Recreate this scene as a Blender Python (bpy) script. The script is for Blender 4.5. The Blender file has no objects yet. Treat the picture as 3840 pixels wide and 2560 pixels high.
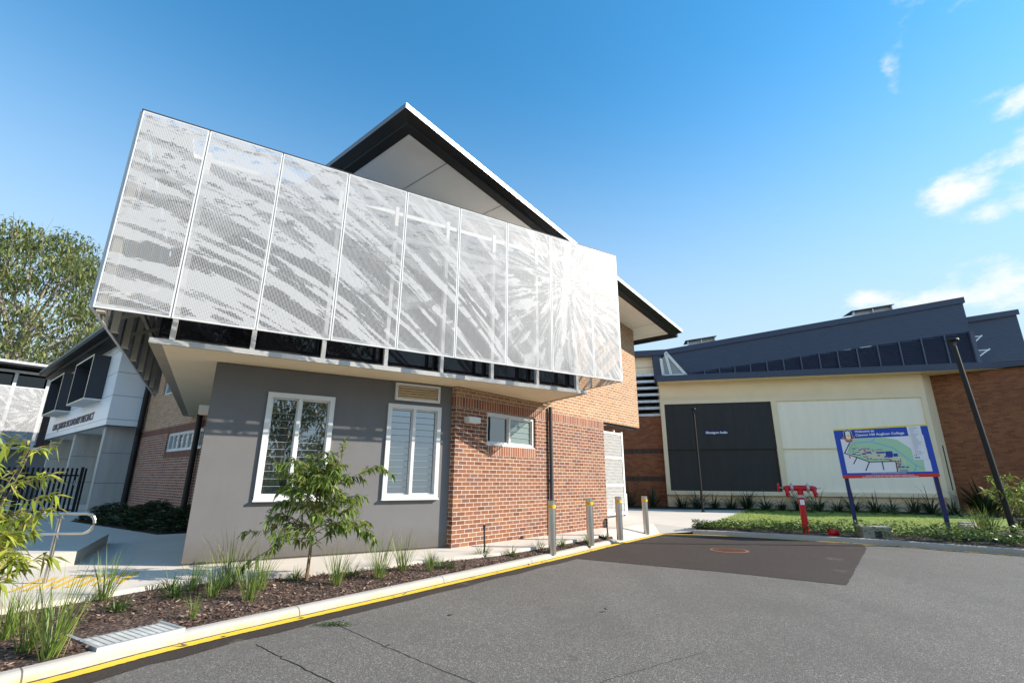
import bpy, math, random
import numpy as np
from mathutils import Vector, Matrix
R = math.radians
random.seed(7); rng = np.random.default_rng(7)
C = bpy.context.scene.collection
SC = bpy.context.scene

# ------------------------------------------------------------------ camera, sky, sun, exposure
EYE = 1.343
cd = bpy.data.cameras.new('camera'); cam = bpy.data.objects.new('camera', cd); C.objects.link(cam)
cd.sensor_width = 36; cd.lens = 16.977; cd.clip_end = 2000; cd.clip_start = .05
p, r = R(15.924), R(.352)
right = Vector((1, 0, 0)); fwd = Vector((0, math.cos(p), math.sin(p))); up = right.cross(fwd)
r2 = right*math.cos(r) + up*math.sin(r); u2 = up*math.cos(r) - right*math.sin(r)
cam.matrix_world = Matrix(((r2.x, u2.x, -fwd.x, 0), (r2.y, u2.y, -fwd.y, 0), (r2.z, u2.z, -fwd.z, EYE), (0, 0, 0, 1)))
SC.camera = cam

SUN_AZ, SUN_EL = 92.0, 29.3                     # azimuth clockwise from +Y
ld = bpy.data.lights.new('sun', 'SUN'); ld.energy = 5.0; ld.angle = R(.5); ld.color = (1, .905, .78)
sun = bpy.data.objects.new('sun', ld); C.objects.link(sun)
sd = Vector((math.cos(R(SUN_EL))*math.sin(R(SUN_AZ)), math.cos(R(SUN_EL))*math.cos(R(SUN_AZ)), math.sin(R(SUN_EL))))
sun.rotation_euler = sd.to_track_quat('Z', 'Y').to_euler()
SC.view_settings.view_transform = 'Standard'; SC.view_settings.look = 'None'
SC.view_settings.exposure = .86; SC.view_settings.gamma = 1
SC.cycles.use_denoising = True
SC.cycles.transparent_max_bounces = 24; SC.cycles.max_bounces = 7

W = bpy.data.worlds.new('World'); SC.world = W; W.use_nodes = True
nt = W.node_tree; N = nt.nodes; L = nt.links
bg = N['Background']; bg.inputs[1].default_value = .1
sky = N.new('ShaderNodeTexSky'); sky.sky_type = 'NISHITA'; sky.sun_disc = False
sky.sun_elevation = R(SUN_EL); sky.sun_rotation = R(SUN_AZ); sky.air_density = 1.0; sky.dust_density = .3; sky.ozone_density = 2.5
hsv = N.new('ShaderNodeHueSaturation'); hsv.inputs['Saturation'].default_value = 1.0; hsv.inputs['Value'].default_value = 1.0
tc = N.new('ShaderNodeTexCoord')
tint = N.new('ShaderNodeMix'); tint.data_type = 'RGBA'; tint.blend_type = 'MULTIPLY'; tint.inputs[0].default_value = 1; L.new(sky.outputs[0], tint.inputs[6]); tint.inputs[7].default_value = (.47, 1.34, 1.56, 1)
sxyz = N.new('ShaderNodeSeparateXYZ'); L.new(tc.outputs['Generated'], sxyz.inputs[0])
hz = N.new('ShaderNodeMapRange'); hz.interpolation_type = 'SMOOTHERSTEP'; L.new(sxyz.outputs[2], hz.inputs['Value'])
for i_, v_ in enumerate((.80, -.02, 0., 1.)): hz.inputs[i_+1].default_value = v_
pale = N.new('ShaderNodeMix'); pale.data_type = 'RGBA'; L.new(hz.outputs[0], pale.inputs[0]); L.new(tint.outputs[2], pale.inputs[6]); pale.inputs[7].default_value = (3.9, 4.6, 5.1, 1)
L.new(pale.outputs[2], hsv.inputs['Color'])
nz = N.new('ShaderNodeTexNoise'); nz.inputs['Scale'].default_value = 13; nz.inputs['Detail'].default_value = 9; nz.inputs['Roughness'].default_value = .62
mp = N.new('ShaderNodeMapping'); mp.inputs['Scale'].default_value = (1, 1, 1.9)
L.new(tc.outputs['Generated'], mp.inputs[0]); L.new(mp.outputs[0], nz.inputs['Vector'])
def wm(op, a, b=None):
    n = N.new('ShaderNodeMath'); n.operation = op
    for i, v in enumerate((a, b)):
        if v is None: continue
        if isinstance(v, (int, float)): n.inputs[i].default_value = v
        else: L.new(v, n.inputs[i])
    return n.outputs[0]
def wdot(v):
    n = N.new('ShaderNodeVectorMath'); n.operation = 'DOT_PRODUCT'; L.new(tc.outputs['Generated'], n.inputs[0]); n.inputs[1].default_value = v
    return n.outputs['Value']
# clouds: azimuth, elevation (deg), half width, half height (deg), strength
CL = [(50.5, 25.0, 4.6, 3.4, 1.15), (45.6, 25.2, 2.6, 1.8, .8), (47.8, 21.9, 3.0, 1.1, .95), (48.5, 16.4, 7.4, 2.2, 1.3), (42.0, 15.4, 5.0, 1.2, 1.05), (37.6, 17.2, 2.8, 1.2, 1.15), (34, 14.6, 4, .8, .7), (31.9, 17.9, 1.8, .6, .5),
      (44.1, 35.0, 1.0, 2.6, 1.0), (51.8, 29.7, 2.2, 1.8, 1.0), (2.8, 32.4, 1.3, .8, .6), (7.3, 30.3, 1.0, .7, .4), (31.4, 27.7, 1.8, 1.0, .75), (40.4, 27.1, 1.4, .9, .7), (-29.8, 46.8, 3.0, .6, .35), (49, 40, 4, 3, .8)]
tot = None
for az, el, sx, sy, s in CL:
    a, e = R(az), R(el)
    rt = (math.cos(a), -math.sin(a), 0); d = (math.cos(e)*math.sin(a), math.cos(e)*math.cos(a), math.sin(e))
    uv = (-math.sin(e)*math.sin(a), -math.sin(e)*math.cos(a), math.cos(e))
    q = wm('ADD', wm('POWER', wm('ABSOLUTE', wm('DIVIDE', wdot(rt), math.sin(R(sx)))), 2.0), wm('POWER', wm('ABSOLUTE', wm('DIVIDE', wdot(uv), math.sin(R(sy)))), 2.0))
    g = wm('MULTIPLY', wm('MULTIPLY', wm('POWER', 2.718, wm('MULTIPLY', q, -1.0)), s), wm('GREATER_THAN', wdot(d), 0))
    tot = g if tot is None else wm('ADD', tot, g)
for az, el, sx, sy, s in ((212, 26, 36, 16, 1.1), (256, 24, 32, 16, 1.0)):  # unseen cloud bank behind the camera, added as fill light
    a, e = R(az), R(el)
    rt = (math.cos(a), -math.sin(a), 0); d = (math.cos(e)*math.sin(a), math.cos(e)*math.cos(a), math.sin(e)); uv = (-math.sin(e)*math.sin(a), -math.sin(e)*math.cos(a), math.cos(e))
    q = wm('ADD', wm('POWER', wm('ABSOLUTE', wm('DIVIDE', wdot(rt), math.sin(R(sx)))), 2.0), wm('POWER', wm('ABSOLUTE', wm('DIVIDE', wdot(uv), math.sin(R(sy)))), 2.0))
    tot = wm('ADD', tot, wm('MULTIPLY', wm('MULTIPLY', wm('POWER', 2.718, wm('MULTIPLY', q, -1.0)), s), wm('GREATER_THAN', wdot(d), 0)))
cm = wm('SUBTRACT', wm('ADD', wm('MULTIPLY', nz.outputs['Fac'], 3.0), wm('MULTIPLY', tot, .95)), 2.12)
cr = N.new('ShaderNodeMapRange'); cr.interpolation_type = 'SMOOTHSTEP'; L.new(cm, cr.inputs['Value']); cr.inputs['From Min'].default_value = 0; cr.inputs['From Max'].default_value = 1.15
lim = wm('MULTIPLY', cr.outputs[0], wm('MINIMUM', wm('MULTIPLY', tot, 2.2), 1.0))
mx = N.new('ShaderNodeMix'); mx.data_type = 'RGBA'
L.new(lim, mx.inputs['Factor']); L.new(hsv.outputs[0], mx.inputs[6]); mx.inputs[7].default_value = (6.0, 6.0, 5.9, 1)
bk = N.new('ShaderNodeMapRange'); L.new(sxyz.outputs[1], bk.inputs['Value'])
for i_, v_ in enumerate((0., -.25, 1., 1.4)): bk.inputs[i_+1].default_value = v_            # sky and added clouds behind the camera brightened to fill shaded walls
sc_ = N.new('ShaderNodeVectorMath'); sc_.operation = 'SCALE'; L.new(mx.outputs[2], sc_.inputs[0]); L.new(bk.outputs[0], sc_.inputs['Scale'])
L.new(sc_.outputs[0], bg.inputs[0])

# ------------------------------------------------------------------ mesh helpers
ORG = {}
def frame(x, y, az, z=0):                       # local x along az (to the right), local y away from the viewer, z up
    return Matrix.Translation((x, y, z)) @ Matrix.Rotation(R(90-az), 4, 'Z')
I4 = Matrix.Identity(4)
class MB:
    def __init__(s, M=I4): s.M = M; s.v = []; s.f = []; s.uv = []; s.mi = []
    def face(s, pts, uvs=None, mi=0, M=None):
        M = M or s.M; b = len(s.v)
        s.v += [M @ Vector(q) for q in pts]; s.f.append(list(range(b, b+len(pts))))
        s.uv.append(uvs or [(q[0], q[2]) for q in pts]); s.mi.append(mi)
    def box(s, x0, x1, y0, y1, z0, z1, mi=0, M=None, skip=''):
        P = lambda *q: q
        if 'f' not in skip: s.face([(x0,y0,z0),(x1,y0,z0),(x1,y0,z1),(x0,y0,z1)], [(x0,z0),(x1,z0),(x1,z1),(x0,z1)], mi, M)
        if 'b' not in skip: s.face([(x1,y1,z0),(x0,y1,z0),(x0,y1,z1),(x1,y1,z1)], [(x1,z0),(x0,z0),(x0,z1),(x1,z1)], mi, M)
        if 'l' not in skip: s.face([(x0,y1,z0),(x0,y0,z0),(x0,y0,z1),(x0,y1,z1)], [(x0-y1,z0),(x0-y0,z0),(x0-y0,z1),(x0-y1,z1)], mi, M)
        if 'r' not in skip: s.face([(x1,y0,z0),(x1,y1,z0),(x1,y1,z1),(x1,y0,z1)], [(x1+y0,z0),(x1+y1,z0),(x1+y1,z1),(x1+y0,z1)], mi, M)
        if 't' not in skip: s.face([(x0,y0,z1),(x1,y0,z1),(x1,y1,z1),(x0,y1,z1)], [(x0,y0),(x1,y0),(x1,y1),(x0,y1)], mi, M)
        if 'u' not in skip: s.face([(x0,y1,z0),(x1,y1,z0),(x1,y0,z0),(x0,y0,z0)], [(x0,y1),(x1,y1),(x1,y0),(x0,y0)], mi, M)
    def obox(s, a, b, w, h, mi=0, M=None, upv=(0,0,1)):        # bar of section w x h from a to b
        a, b = Vector(a), Vector(b); d = (b-a).normalized(); sd_ = d.cross(Vector(upv)).normalized(); u = sd_.cross(d)
        c = [(sx*w/2*sd_ + sz*h/2*u) for sx, sz in ((-1,-1),(1,-1),(1,1),(-1,1))]
        A = [a+k for k in c]; B = [b+k for k in c]
        for i in range(4):
            j = (i+1) % 4; s.face([A[i], A[j], B[j], B[i]], [(0,0),(w,0),(w,1),(0,1)], mi, M)
        s.face([A[3], A[2], A[1], A[0]], [(0,0)]*4, mi, M); s.face(B, [(0,0)]*4, mi, M)
    def tube(s, pts, r, n=10, mi=0, M=None, cap=True):
        pts = [Vector(q) for q in pts]; rr = r if isinstance(r, (list, tuple)) else [r]*len(pts); rings = []
        ref = Vector((0, 0, 1))
        for i, q in enumerate(pts):
            d = (pts[min(i+1, len(pts)-1)] - pts[max(i-1, 0)]).normalized()
            if abs(d.dot(ref)) > .95: ref_ = Vector((1, 0, 0))
            else: ref_ = ref
            a = d.cross(ref_).normalized(); b = a.cross(d)
            rings.append([q + rr[i]*(math.cos(2*math.pi*k/n)*a + math.sin(2*math.pi*k/n)*b) for k in range(n)])
        for i in range(len(rings)-1):
            for k in range(n):
                j = (k+1) % n; s.face([rings[i][k], rings[i+1][k], rings[i+1][j], rings[i][j]][::-1], [(0,0)]*4, mi, M)
        if cap:
            s.face(rings[0], [(0,0)]*n, mi, M); s.face(rings[-1][::-1], [(0,0)]*n, mi, M)
    def poly(s, pts, mi=0, M=None): s.face(pts, [(q[0], q[1]) for q in pts], mi, M)
    def holes(s, x0, x1, z0, z1, hs, y=0, dep=.1, mi=0, M=None):   # wall face with rectangular openings and their reveals
        xs = sorted({x0, x1, *[h[0] for h in hs], *[h[1] for h in hs]}); zs = sorted({z0, z1, *[h[2] for h in hs], *[h[3] for h in hs]})
        for i in range(len(xs)-1):
            for k in range(len(zs)-1):
                cx, cz = (xs[i]+xs[i+1])/2, (zs[k]+zs[k+1])/2
                if any(h[0] < cx < h[1] and h[2] < cz < h[3] for h in hs): continue
                s.face([(xs[i],y,zs[k]),(xs[i+1],y,zs[k]),(xs[i+1],y,zs[k+1]),(xs[i],y,zs[k+1])], None, mi, M)
        for a, b, c, d in hs:
            s.face([(a,y,c),(a,y+dep,c),(a,y+dep,d),(a,y,d)], [(a,c),(a+dep,c),(a+dep,d),(a,d)], mi, M)
            s.face([(b,y+dep,c),(b,y,c),(b,y,d),(b,y+dep,d)], [(b+dep,c),(b,c),(b,d),(b+dep,d)], mi, M)
            s.face([(a,y,d),(a,y+dep,d),(b,y+dep,d),(b,y,d)], [(a,d),(a,d+dep),(b,d+dep),(b,d)], mi, M)
            s.face([(a,y+dep,c),(a,y,c),(b,y,c),(b,y+dep,c)], [(a,c),(a,c+dep),(b,c+dep),(b,c)], mi, M)
    def build(s, name, mats, parent=None, smooth=False, merge=False):
        base = ORG.get(parent.name, Vector()) if parent else Vector()
        me = bpy.data.meshes.new(name)
        me.from_pydata([tuple(q-base) for q in s.v], [], s.f)
        ul = me.uv_layers.new(name='UVMap')
        flat = [c for u in s.uv for q in u for c in q]
        ul.data.foreach_set('uv', flat)
        mats = mats if isinstance(mats, (list, tuple)) else [mats]
        for m in mats: me.materials.append(m)
        me.polygons.foreach_set('material_index', s.mi)
        if merge:
            import bmesh
            bm = bmesh.new(); bm.from_mesh(me); bmesh.ops.remove_doubles(bm, verts=bm.verts, dist=1e-5); bm.to_mesh(me); bm.free()
        if smooth: me.polygons.foreach_set('use_smooth', [True]*len(me.polygons))
        me.update()
        o = bpy.data.objects.new(name, me); C.objects.link(o)
        if parent: o.parent = parent; ORG[o.name] = base
        return o
def mesh_obj(name, v, f, mat, parent=None, smooth=False):       # from numpy arrays
    base = np.array(ORG.get(parent.name, Vector())) if parent else np.zeros(3)
    me = bpy.data.meshes.new(name); v = np.asarray(v, float)-base
    k = f.shape[1]; me.vertices.add(len(v)); me.vertices.foreach_set('co', v.ravel())
    me.loops.add(f.size); me.loops.foreach_set('vertex_index', f.ravel().astype(np.int32))
    me.polygons.add(len(f)); me.polygons.foreach_set('loop_start', np.arange(len(f), dtype=np.int32)*k)
    me.update(calc_edges=True); me.validate(); me.materials.append(mat)
    if smooth: me.polygons.foreach_set('use_smooth', [True]*len(me.polygons))
    o = bpy.data.objects.new(name, me); C.objects.link(o)
    if parent: o.parent = parent; ORG[o.name] = Vector(base)
    return o
def tag(o, label=None, cat=None, group=None, kind=None):
    if label: o['label'] = label
    if cat: o['category'] = cat
    if group: o['group'] = group
    if kind: o['kind'] = kind
    return o
def thing(name, loc, label, cat, group=None):
    o = bpy.data.objects.new(name, None); C.objects.link(o); o.location = loc; o.empty_display_size = .2
    ORG[o.name] = Vector(loc); return tag(o, label, cat, group)
def copy_tree(o, parent=None):
    c = o.copy(); C.objects.link(c)
    if parent: c.parent = parent
    for ch in [k for k in bpy.data.objects if k.parent == o]: copy_tree(ch, c)
    return c
def text(name, body, M, size, mat, parent, depth=.004, offset=0., align='LEFT', fit=None):
    cu = bpy.data.curves.new(name, 'FONT'); cu.body = body; cu.size = size; cu.extrude = depth/2; cu.offset = offset; cu.align_x = align; cu.resolution_u = 3
    t = bpy.data.objects.new(name, cu); C.objects.link(t); bpy.context.view_layer.update()
    me = bpy.data.meshes.new_from_object(t.evaluated_get(bpy.context.evaluated_depsgraph_get()))
    C.objects.unlink(t); bpy.data.objects.remove(t)
    sx = fit/max(1e-6, max(v.co.x for v in me.vertices)-min(v.co.x for v in me.vertices)) if fit else 1
    T = M @ Matrix.Rotation(R(90), 4, 'X') @ Matrix.Diagonal((sx, 1, 1, 1))
    base = ORG.get(parent.name, Vector())
    for v in me.vertices: v.co = T @ v.co - base
    me.materials.clear(); me.materials.append(mat)
    o = bpy.data.objects.new(name, me); C.objects.link(o); o.parent = parent; ORG[o.name] = base
    return o

# ------------------------------------------------------------------ materials
class NT:
    def __init__(s, name):
        s.m = bpy.data.materials.new(name); s.m.use_nodes = True; s.t = s.m.node_tree; s.N = s.t.nodes; s.L = s.t.links
        s.b = s.N['Principled BSDF']; s.out = s.N['Material Output']
    def n(s, typ, **k):
        x = s.N.new(typ)
        for a, v in k.items(): setattr(x, a, v)
        return x
    def put(s, sock, v):
        if isinstance(v, bpy.types.NodeSocket): s.L.new(v, sock)
        else: sock.default_value = (*v, 1) if isinstance(v, tuple) and len(v) == 3 and sock.type == 'RGBA' else v
    def m_(s, op, a, b=None, c=None):
        x = s.n('ShaderNodeMath', operation=op)
        for i, v in enumerate((a, b, c)):
            if v is not None: s.put(x.inputs[i], v)
        return x.outputs[0]
    def noise(s, vec, scale, detail=3, rough=.5, dim='3D'):
        x = s.n('ShaderNodeTexNoise', noise_dimensions=dim); x.inputs['Scale'].default_value = scale; x.inputs['Detail'].default_value = detail; x.inputs['Roughness'].default_value = rough
        if vec is not None: s.L.new(vec, x.inputs['Vector'])
        return x.outputs['Fac']
    def ramp(s, fac, stops, interp='LINEAR'):
        x = s.n('ShaderNodeValToRGB'); cr = x.color_ramp; cr.interpolation = interp
        while len(cr.elements) < len(stops): cr.elements.new(.5)
        for e, (p_, c) in zip(cr.elements, stops): e.position = p_; e.color = (*c, 1)
        s.L.new(fac, x.inputs[0]); return x.outputs[0]
    def mix(s, f, a, b, blend='MIX'):
        x = s.n('ShaderNodeMix', data_type='RGBA', blend_type=blend); s.put(x.inputs[0], f); s.put(x.inputs[6], a); s.put(x.inputs[7], b); return x.outputs[2]
    def mr(s, v, a, b, c=0, d=1):
        x = s.n('ShaderNodeMapRange'); s.put(x.inputs[0], v)
        for i, q in enumerate((a, b, c, d)): x.inputs[i+1].default_value = q
        return x.outputs[0]
    def bump(s, h, st=.3, d=.01):
        x = s.n('ShaderNodeBump'); x.inputs['Strength'].default_value = st; x.inputs['Distance'].default_value = d
        s.L.new(h, x.inputs['Height']); s.L.new(x.outputs[0], s.b.inputs['Normal'])
    def obj(s): return s.n('ShaderNodeTexCoord').outputs['Object']
    def uv(s): return s.n('ShaderNodeTexCoord').outputs['UV']
def mat(name, col, rough=.6, metal=0, var=.12, vscale=1.5, bump=0, bscale=60, spec=.4, streak=False):
    t = NT(name); o = t.obj()
    if streak:
        mp_ = t.n('ShaderNodeMapping'); mp_.inputs['Scale'].default_value = (3, 3, .35); t.L.new(o, mp_.inputs[0]); f = t.noise(mp_.outputs[0], vscale, 5, .6)
    else: f = t.noise(o, vscale, 5, .6)
    k = t.mr(f, .25, .75, 1-var, 1+var)
    x = t.n('ShaderNodeVectorMath', operation='SCALE'); x.inputs[0].default_value = col; t.L.new(k, x.inputs['Scale'])
    t.L.new(x.outputs[0], t.b.inputs['Base Color'])
    t.b.inputs['Roughness'].default_value = rough; t.b.inputs['Metallic'].default_value = metal; t.b.inputs['Specular IOR Level'].default_value = spec
    if bump: t.bump(t.noise(o, bscale, 4), bump, .004)
    return t.m
def brick_mat(name, stops, mortar, soldier=False, bw=.24, bh=.086, mw=.011, tone=1.0):
    t = NT(name); sx = t.n('ShaderNodeSeparateXYZ'); t.L.new(t.uv(), sx.inputs[0]); u, v = sx.outputs[0], sx.outputs[1]
    if soldier:
        bx = t.m_('DIVIDE', u, .086); by = t.m_('DIVIDE', t.m_('SUBTRACT', v, 2.868), .23); W_, H_ = .086, .23
    else:
        by = t.m_('DIVIDE', v, bh); row = t.m_('FLOOR', by)
        bx = t.m_('ADD', t.m_('DIVIDE', u, bw), t.m_('MULTIPLY', t.m_('FRACT', t.m_('MULTIPLY', row, .5)), 1.0)); W_, H_ = bw, bh
    cx = t.n('ShaderNodeCombineXYZ'); t.L.new(t.m_('FLOOR', bx), cx.inputs[0]); t.L.new(t.m_('FLOOR', by), cx.inputs[1])
    wn = t.n('ShaderNodeTexWhiteNoise', noise_dimensions='2D'); t.L.new(cx.outputs[0], wn.inputs['Vector'])
    col = t.ramp(wn.outputs['Value'], stops)
    fx = t.m_('MULTIPLY', t.m_('SUBTRACT', .5, t.m_('ABSOLUTE', t.m_('SUBTRACT', t.m_('FRACT', bx), .5))), W_)
    fy = t.m_('MULTIPLY', t.m_('SUBTRACT', .5, t.m_('ABSOLUTE', t.m_('SUBTRACT', t.m_('FRACT', by), .5))), H_)
    dd = t.m_('MINIMUM', fx, fy); mk = t.mr(dd, mw*.42, mw*.6)
    o = t.obj(); f = t.noise(o, 14, 5, .65)
    col = t.mix(t.mr(f, .3, .7, 0, .3), col, (.55*stops[0][1][0], .55*stops[0][1][1], .55*stops[0][1][2]))
    lg = t.noise(o, .7, 3); col = t.mix(t.mr(lg, .35, .7, 0, .18), col, stops[-1][1])
    mcol = t.mix(t.mr(t.noise(o, 5, 4), .3, .7), mortar, tuple(c*.8 for c in mortar))
    t.L.new(t.mix(mk, mcol, col), t.b.inputs['Base Color'])
    t.b.inputs['Roughness'].default_value = .8; t.b.inputs['Specular IOR Level'].default_value = .25
    h = t.m_('ADD', t.mr(dd, mw*.3, mw*.9), t.m_('MULTIPLY', f, .35)); t.bump(h, .5, .006)
    return t.m
def leaf_mat(name, stops, trans=.35, rough=.45, spec=.4):
    t = NT(name); g = t.n('ShaderNodeNewGeometry'); col = t.ramp(g.outputs['Random Per Island'], stops)
    col = t.mix(t.mr(t.noise(t.obj(), 2.2, 2), .3, .7, 0, .35), col, stops[0][1])
    t.L.new(col, t.b.inputs['Base Color']); t.b.inputs['Roughness'].default_value = rough; t.b.inputs['Specular IOR Level'].default_value = spec
    tr = t.n('ShaderNodeBsdfTranslucent'); t.L.new(t.mix(.5, col, stops[-1][1]), tr.inputs[0])
    ms = t.n('ShaderNodeMixShader'); ms.inputs[0].default_value = trans
    t.L.new(t.b.outputs[0], ms.inputs[1]); t.L.new(tr.outputs[0], ms.inputs[2]); t.L.new(ms.outputs[0], t.out.inputs[0]); return t.m
def glass_mat(name, col, ior=1.9, rough=.015):
    t = NT(name); t.put(t.b.inputs['Base Color'], col); t.b.inputs['Roughness'].default_value = rough; t.b.inputs['IOR'].default_value = ior; t.b.inputs['Specular IOR Level'].default_value = .5
    t.bump(t.noise(t.obj(), 2.5, 1), .012, .02); return t.m

BR = brick_mat('red_brick', [(0, (.125, .046, .028)), (.25, (.215, .078, .040)), (.5, (.25, .100, .050)), (.68, (.20, .088, .058)), (.84, (.15, .072, .062)), (1, (.30, .145, .062))], (.60, .53, .45))
BS = brick_mat('brick_band', [(0, (.17, .062, .036)), (.5, (.27, .10, .055)), (1, (.33, .13, .065))], (.62, .55, .47), soldier=True)
BU = brick_mat('tan_brick', [(0, (.30, .155, .075)), (.4, (.37, .205, .10)), (.7, (.41, .245, .12)), (1, (.32, .17, .10))], (.70, .63, .53))
BD = brick_mat('brown_brick', [(0, (.17, .068, .042)), (.5, (.25, .105, .06)), (1, (.30, .14, .085))], (.62, .56, .50))
BDs = brick_mat('brown_brick_band', [(0, (.13, .05, .035)), (.5, (.17, .066, .045)), (1, (.21, .085, .058))], (.26, .17, .13), soldier=True)
BA = brick_mat('old_brick', [(0, (.17, .062, .03)), (.5, (.25, .09, .042)), (1, (.30, .12, .05))], (.24, .13, .08), mw=.009)
BAd = brick_mat('old_brick_band', [(0, (.06, .036, .028)), (1, (.10, .06, .04))], (.09, .07, .05), soldier=True)
M_render = mat('grey_render', (.142, .139, .142), .75, var=.05, vscale=2.2, bump=.12, bscale=220)
def weather(m, z0, h, col, amt):                 # splash marks and faint trowel clouds on a wall, in the wall's own coordinates
    t = NT.__new__(NT); t.m = m; t.t = m.node_tree; t.N = t.t.nodes; t.L = t.t.links; t.b = t.N['Principled BSDF']
    src = t.b.inputs['Base Color'].links[0].from_socket; o = t.n('ShaderNodeNewGeometry').outputs['Position']; sx = t.n('ShaderNodeSeparateXYZ'); t.L.new(o, sx.inputs[0])
    k = t.m_('MULTIPLY', t.mr(t.m_('ADD', sx.outputs[2], t.m_('MULTIPLY', t.noise(o, 5, 6, .7), -.5)), z0-.25, z0-.25+h, 1, 0), amt)
    c = t.mix(k, src, col); mp_ = t.n('ShaderNodeMapping'); mp_.inputs['Scale'].default_value = (2.5, 2.5, .25); t.L.new(o, mp_.inputs[0])
    c = t.mix(t.mr(t.noise(mp_.outputs[0], 1.6, 6, .65), .55, .75, 0, .22), c, col); c = t.mix(t.mr(t.noise(o, 1.1, 5, .6), .4, .7, 0, .10), c, tuple(q*1.5 for q in col)); t.L.new(c, t.b.inputs['Base Color'])
weather(M_render, 0, .45, (.105, .09, .075), .85)
M_white = mat('white_paint', (.66, .655, .64), .45, var=.03)
M_alu = mat('white_aluminium', (.64, .64, .635), .38, var=.03)
M_cream = mat('cream_soffit', (.86, .71, .49), .7, var=.04)
M_soffit = mat('pale_soffit', (.82, .80, .77), .7, var=.04)
M_dark = mat('dark_steel', (.014, .013, .012), .5, var=.2, spec=.3)
M_charcoal = mat('charcoal_cladding', (.045, .044, .052), .55, var=.08)
M_fascia = mat('roof_rim_metal', (.62, .64, .67), .4, .35, var=.05)
M_roof = mat('roof_sheet', (.18, .19, .20), .5, .2)
M_glassdk = glass_mat('dark_glass', (.004, .004, .006), 1.5)
M_pane = glass_mat('window_glass', (.016, .022, .026), 2.7)
M_pane2 = glass_mat('pale_louvre_glass', (.16, .21, .20), 1.9, .05)
M_clad = None
def clad():
    t = NT('white_cladding'); sx = t.n('ShaderNodeSeparateXYZ'); t.L.new(t.uv(), sx.inputs[0])
    fz = t.m_('ABSOLUTE', t.m_('SUBTRACT', t.m_('FRACT', t.m_('DIVIDE', t.m_('SUBTRACT', sx.outputs[1], 3.08), .94)), .5))
    fx = t.m_('ABSOLUTE', t.m_('SUBTRACT', t.m_('FRACT', t.m_('DIVIDE', t.m_('ADD', sx.outputs[0], .85), 1.35)), .5))
    j = t.m_('MAXIMUM', t.m_('LESS_THAN', fz, .013), t.m_('LESS_THAN', fx, .005))
    t.L.new(t.mix(j, (.86, .87, .88), (.35, .35, .36)), t.b.inputs['Base Color']); t.b.inputs['Roughness'].default_value = .35; return t.m
M_clad = clad()
M_conc = mat('offform_concrete', (.46, .43, .39), .8, var=.16, vscale=1.1, bump=.15, bscale=30, streak=True)
def path_mat(name, col, var):
    t = NT(name); o = t.obj(); f = t.noise(o, .8, 6, .65); g = t.noise(o, 60, 3, .6)
    c = t.mix(t.mr(f, .3, .72), col, tuple(k*(1-var) for k in col)); c = t.mix(t.mr(g, .3, .7, 0, .25), c, tuple(k*.75 for k in col))
    s = t.noise(o, 3.2, 7, .75); c = t.mix(t.mr(s, .62, .78, 0, .35), c, (.22, .19, .15))
    t.L.new(c, t.b.inputs['Base Color']); t.b.inputs['Roughness'].default_value = .85; t.bump(g, .15, .003); return t.m
M_path = path_mat('path_concrete', (.60, .54, .47), .14)
M_kerb = path_mat('kerb_concrete', (.40, .375, .34), .18)
def overspray(m):
    t = NT.__new__(NT); t.m = m; t.t = m.node_tree; t.N = t.t.nodes; t.L = t.t.links; t.b = t.N['Principled BSDF']
    src = t.b.inputs['Base Color'].links[0].from_socket; o = t.n('ShaderNodeNewGeometry').outputs['Position']; sx = t.n('ShaderNodeSeparateXYZ'); t.L.new(o, sx.inputs[0])
    k = t.m_('MULTIPLY', t.mr(sx.outputs[2], -.19, -.145, 1, 0), t.mr(t.noise(o, 3.5, 6, .7), .42, .62, 0, .75)); c = t.mix(k, src, (.52, .36, .08))
    c = t.mix(t.mr(t.noise(o, 11, 7, .75), .60, .70, 0, .55), c, (.16, .13, .10)); dr_ = t.m_('ABSOLUTE', t.m_('SUBTRACT', t.m_('FRACT', t.m_('MULTIPLY', t.m_('ADD', t.m_('MULTIPLY', sx.outputs[0], .6), t.m_('MULTIPLY', sx.outputs[1], .8)), .42)), .5))
    c = t.mix(t.m_('LESS_THAN', dr_, .0028), c, (.10, .09, .08)); t.L.new(c, t.b.inputs['Base Color'])
overspray(M_kerb)
M_kerb2 = path_mat('old_kerb_concrete', (.40, .36, .31), .3)
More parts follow.
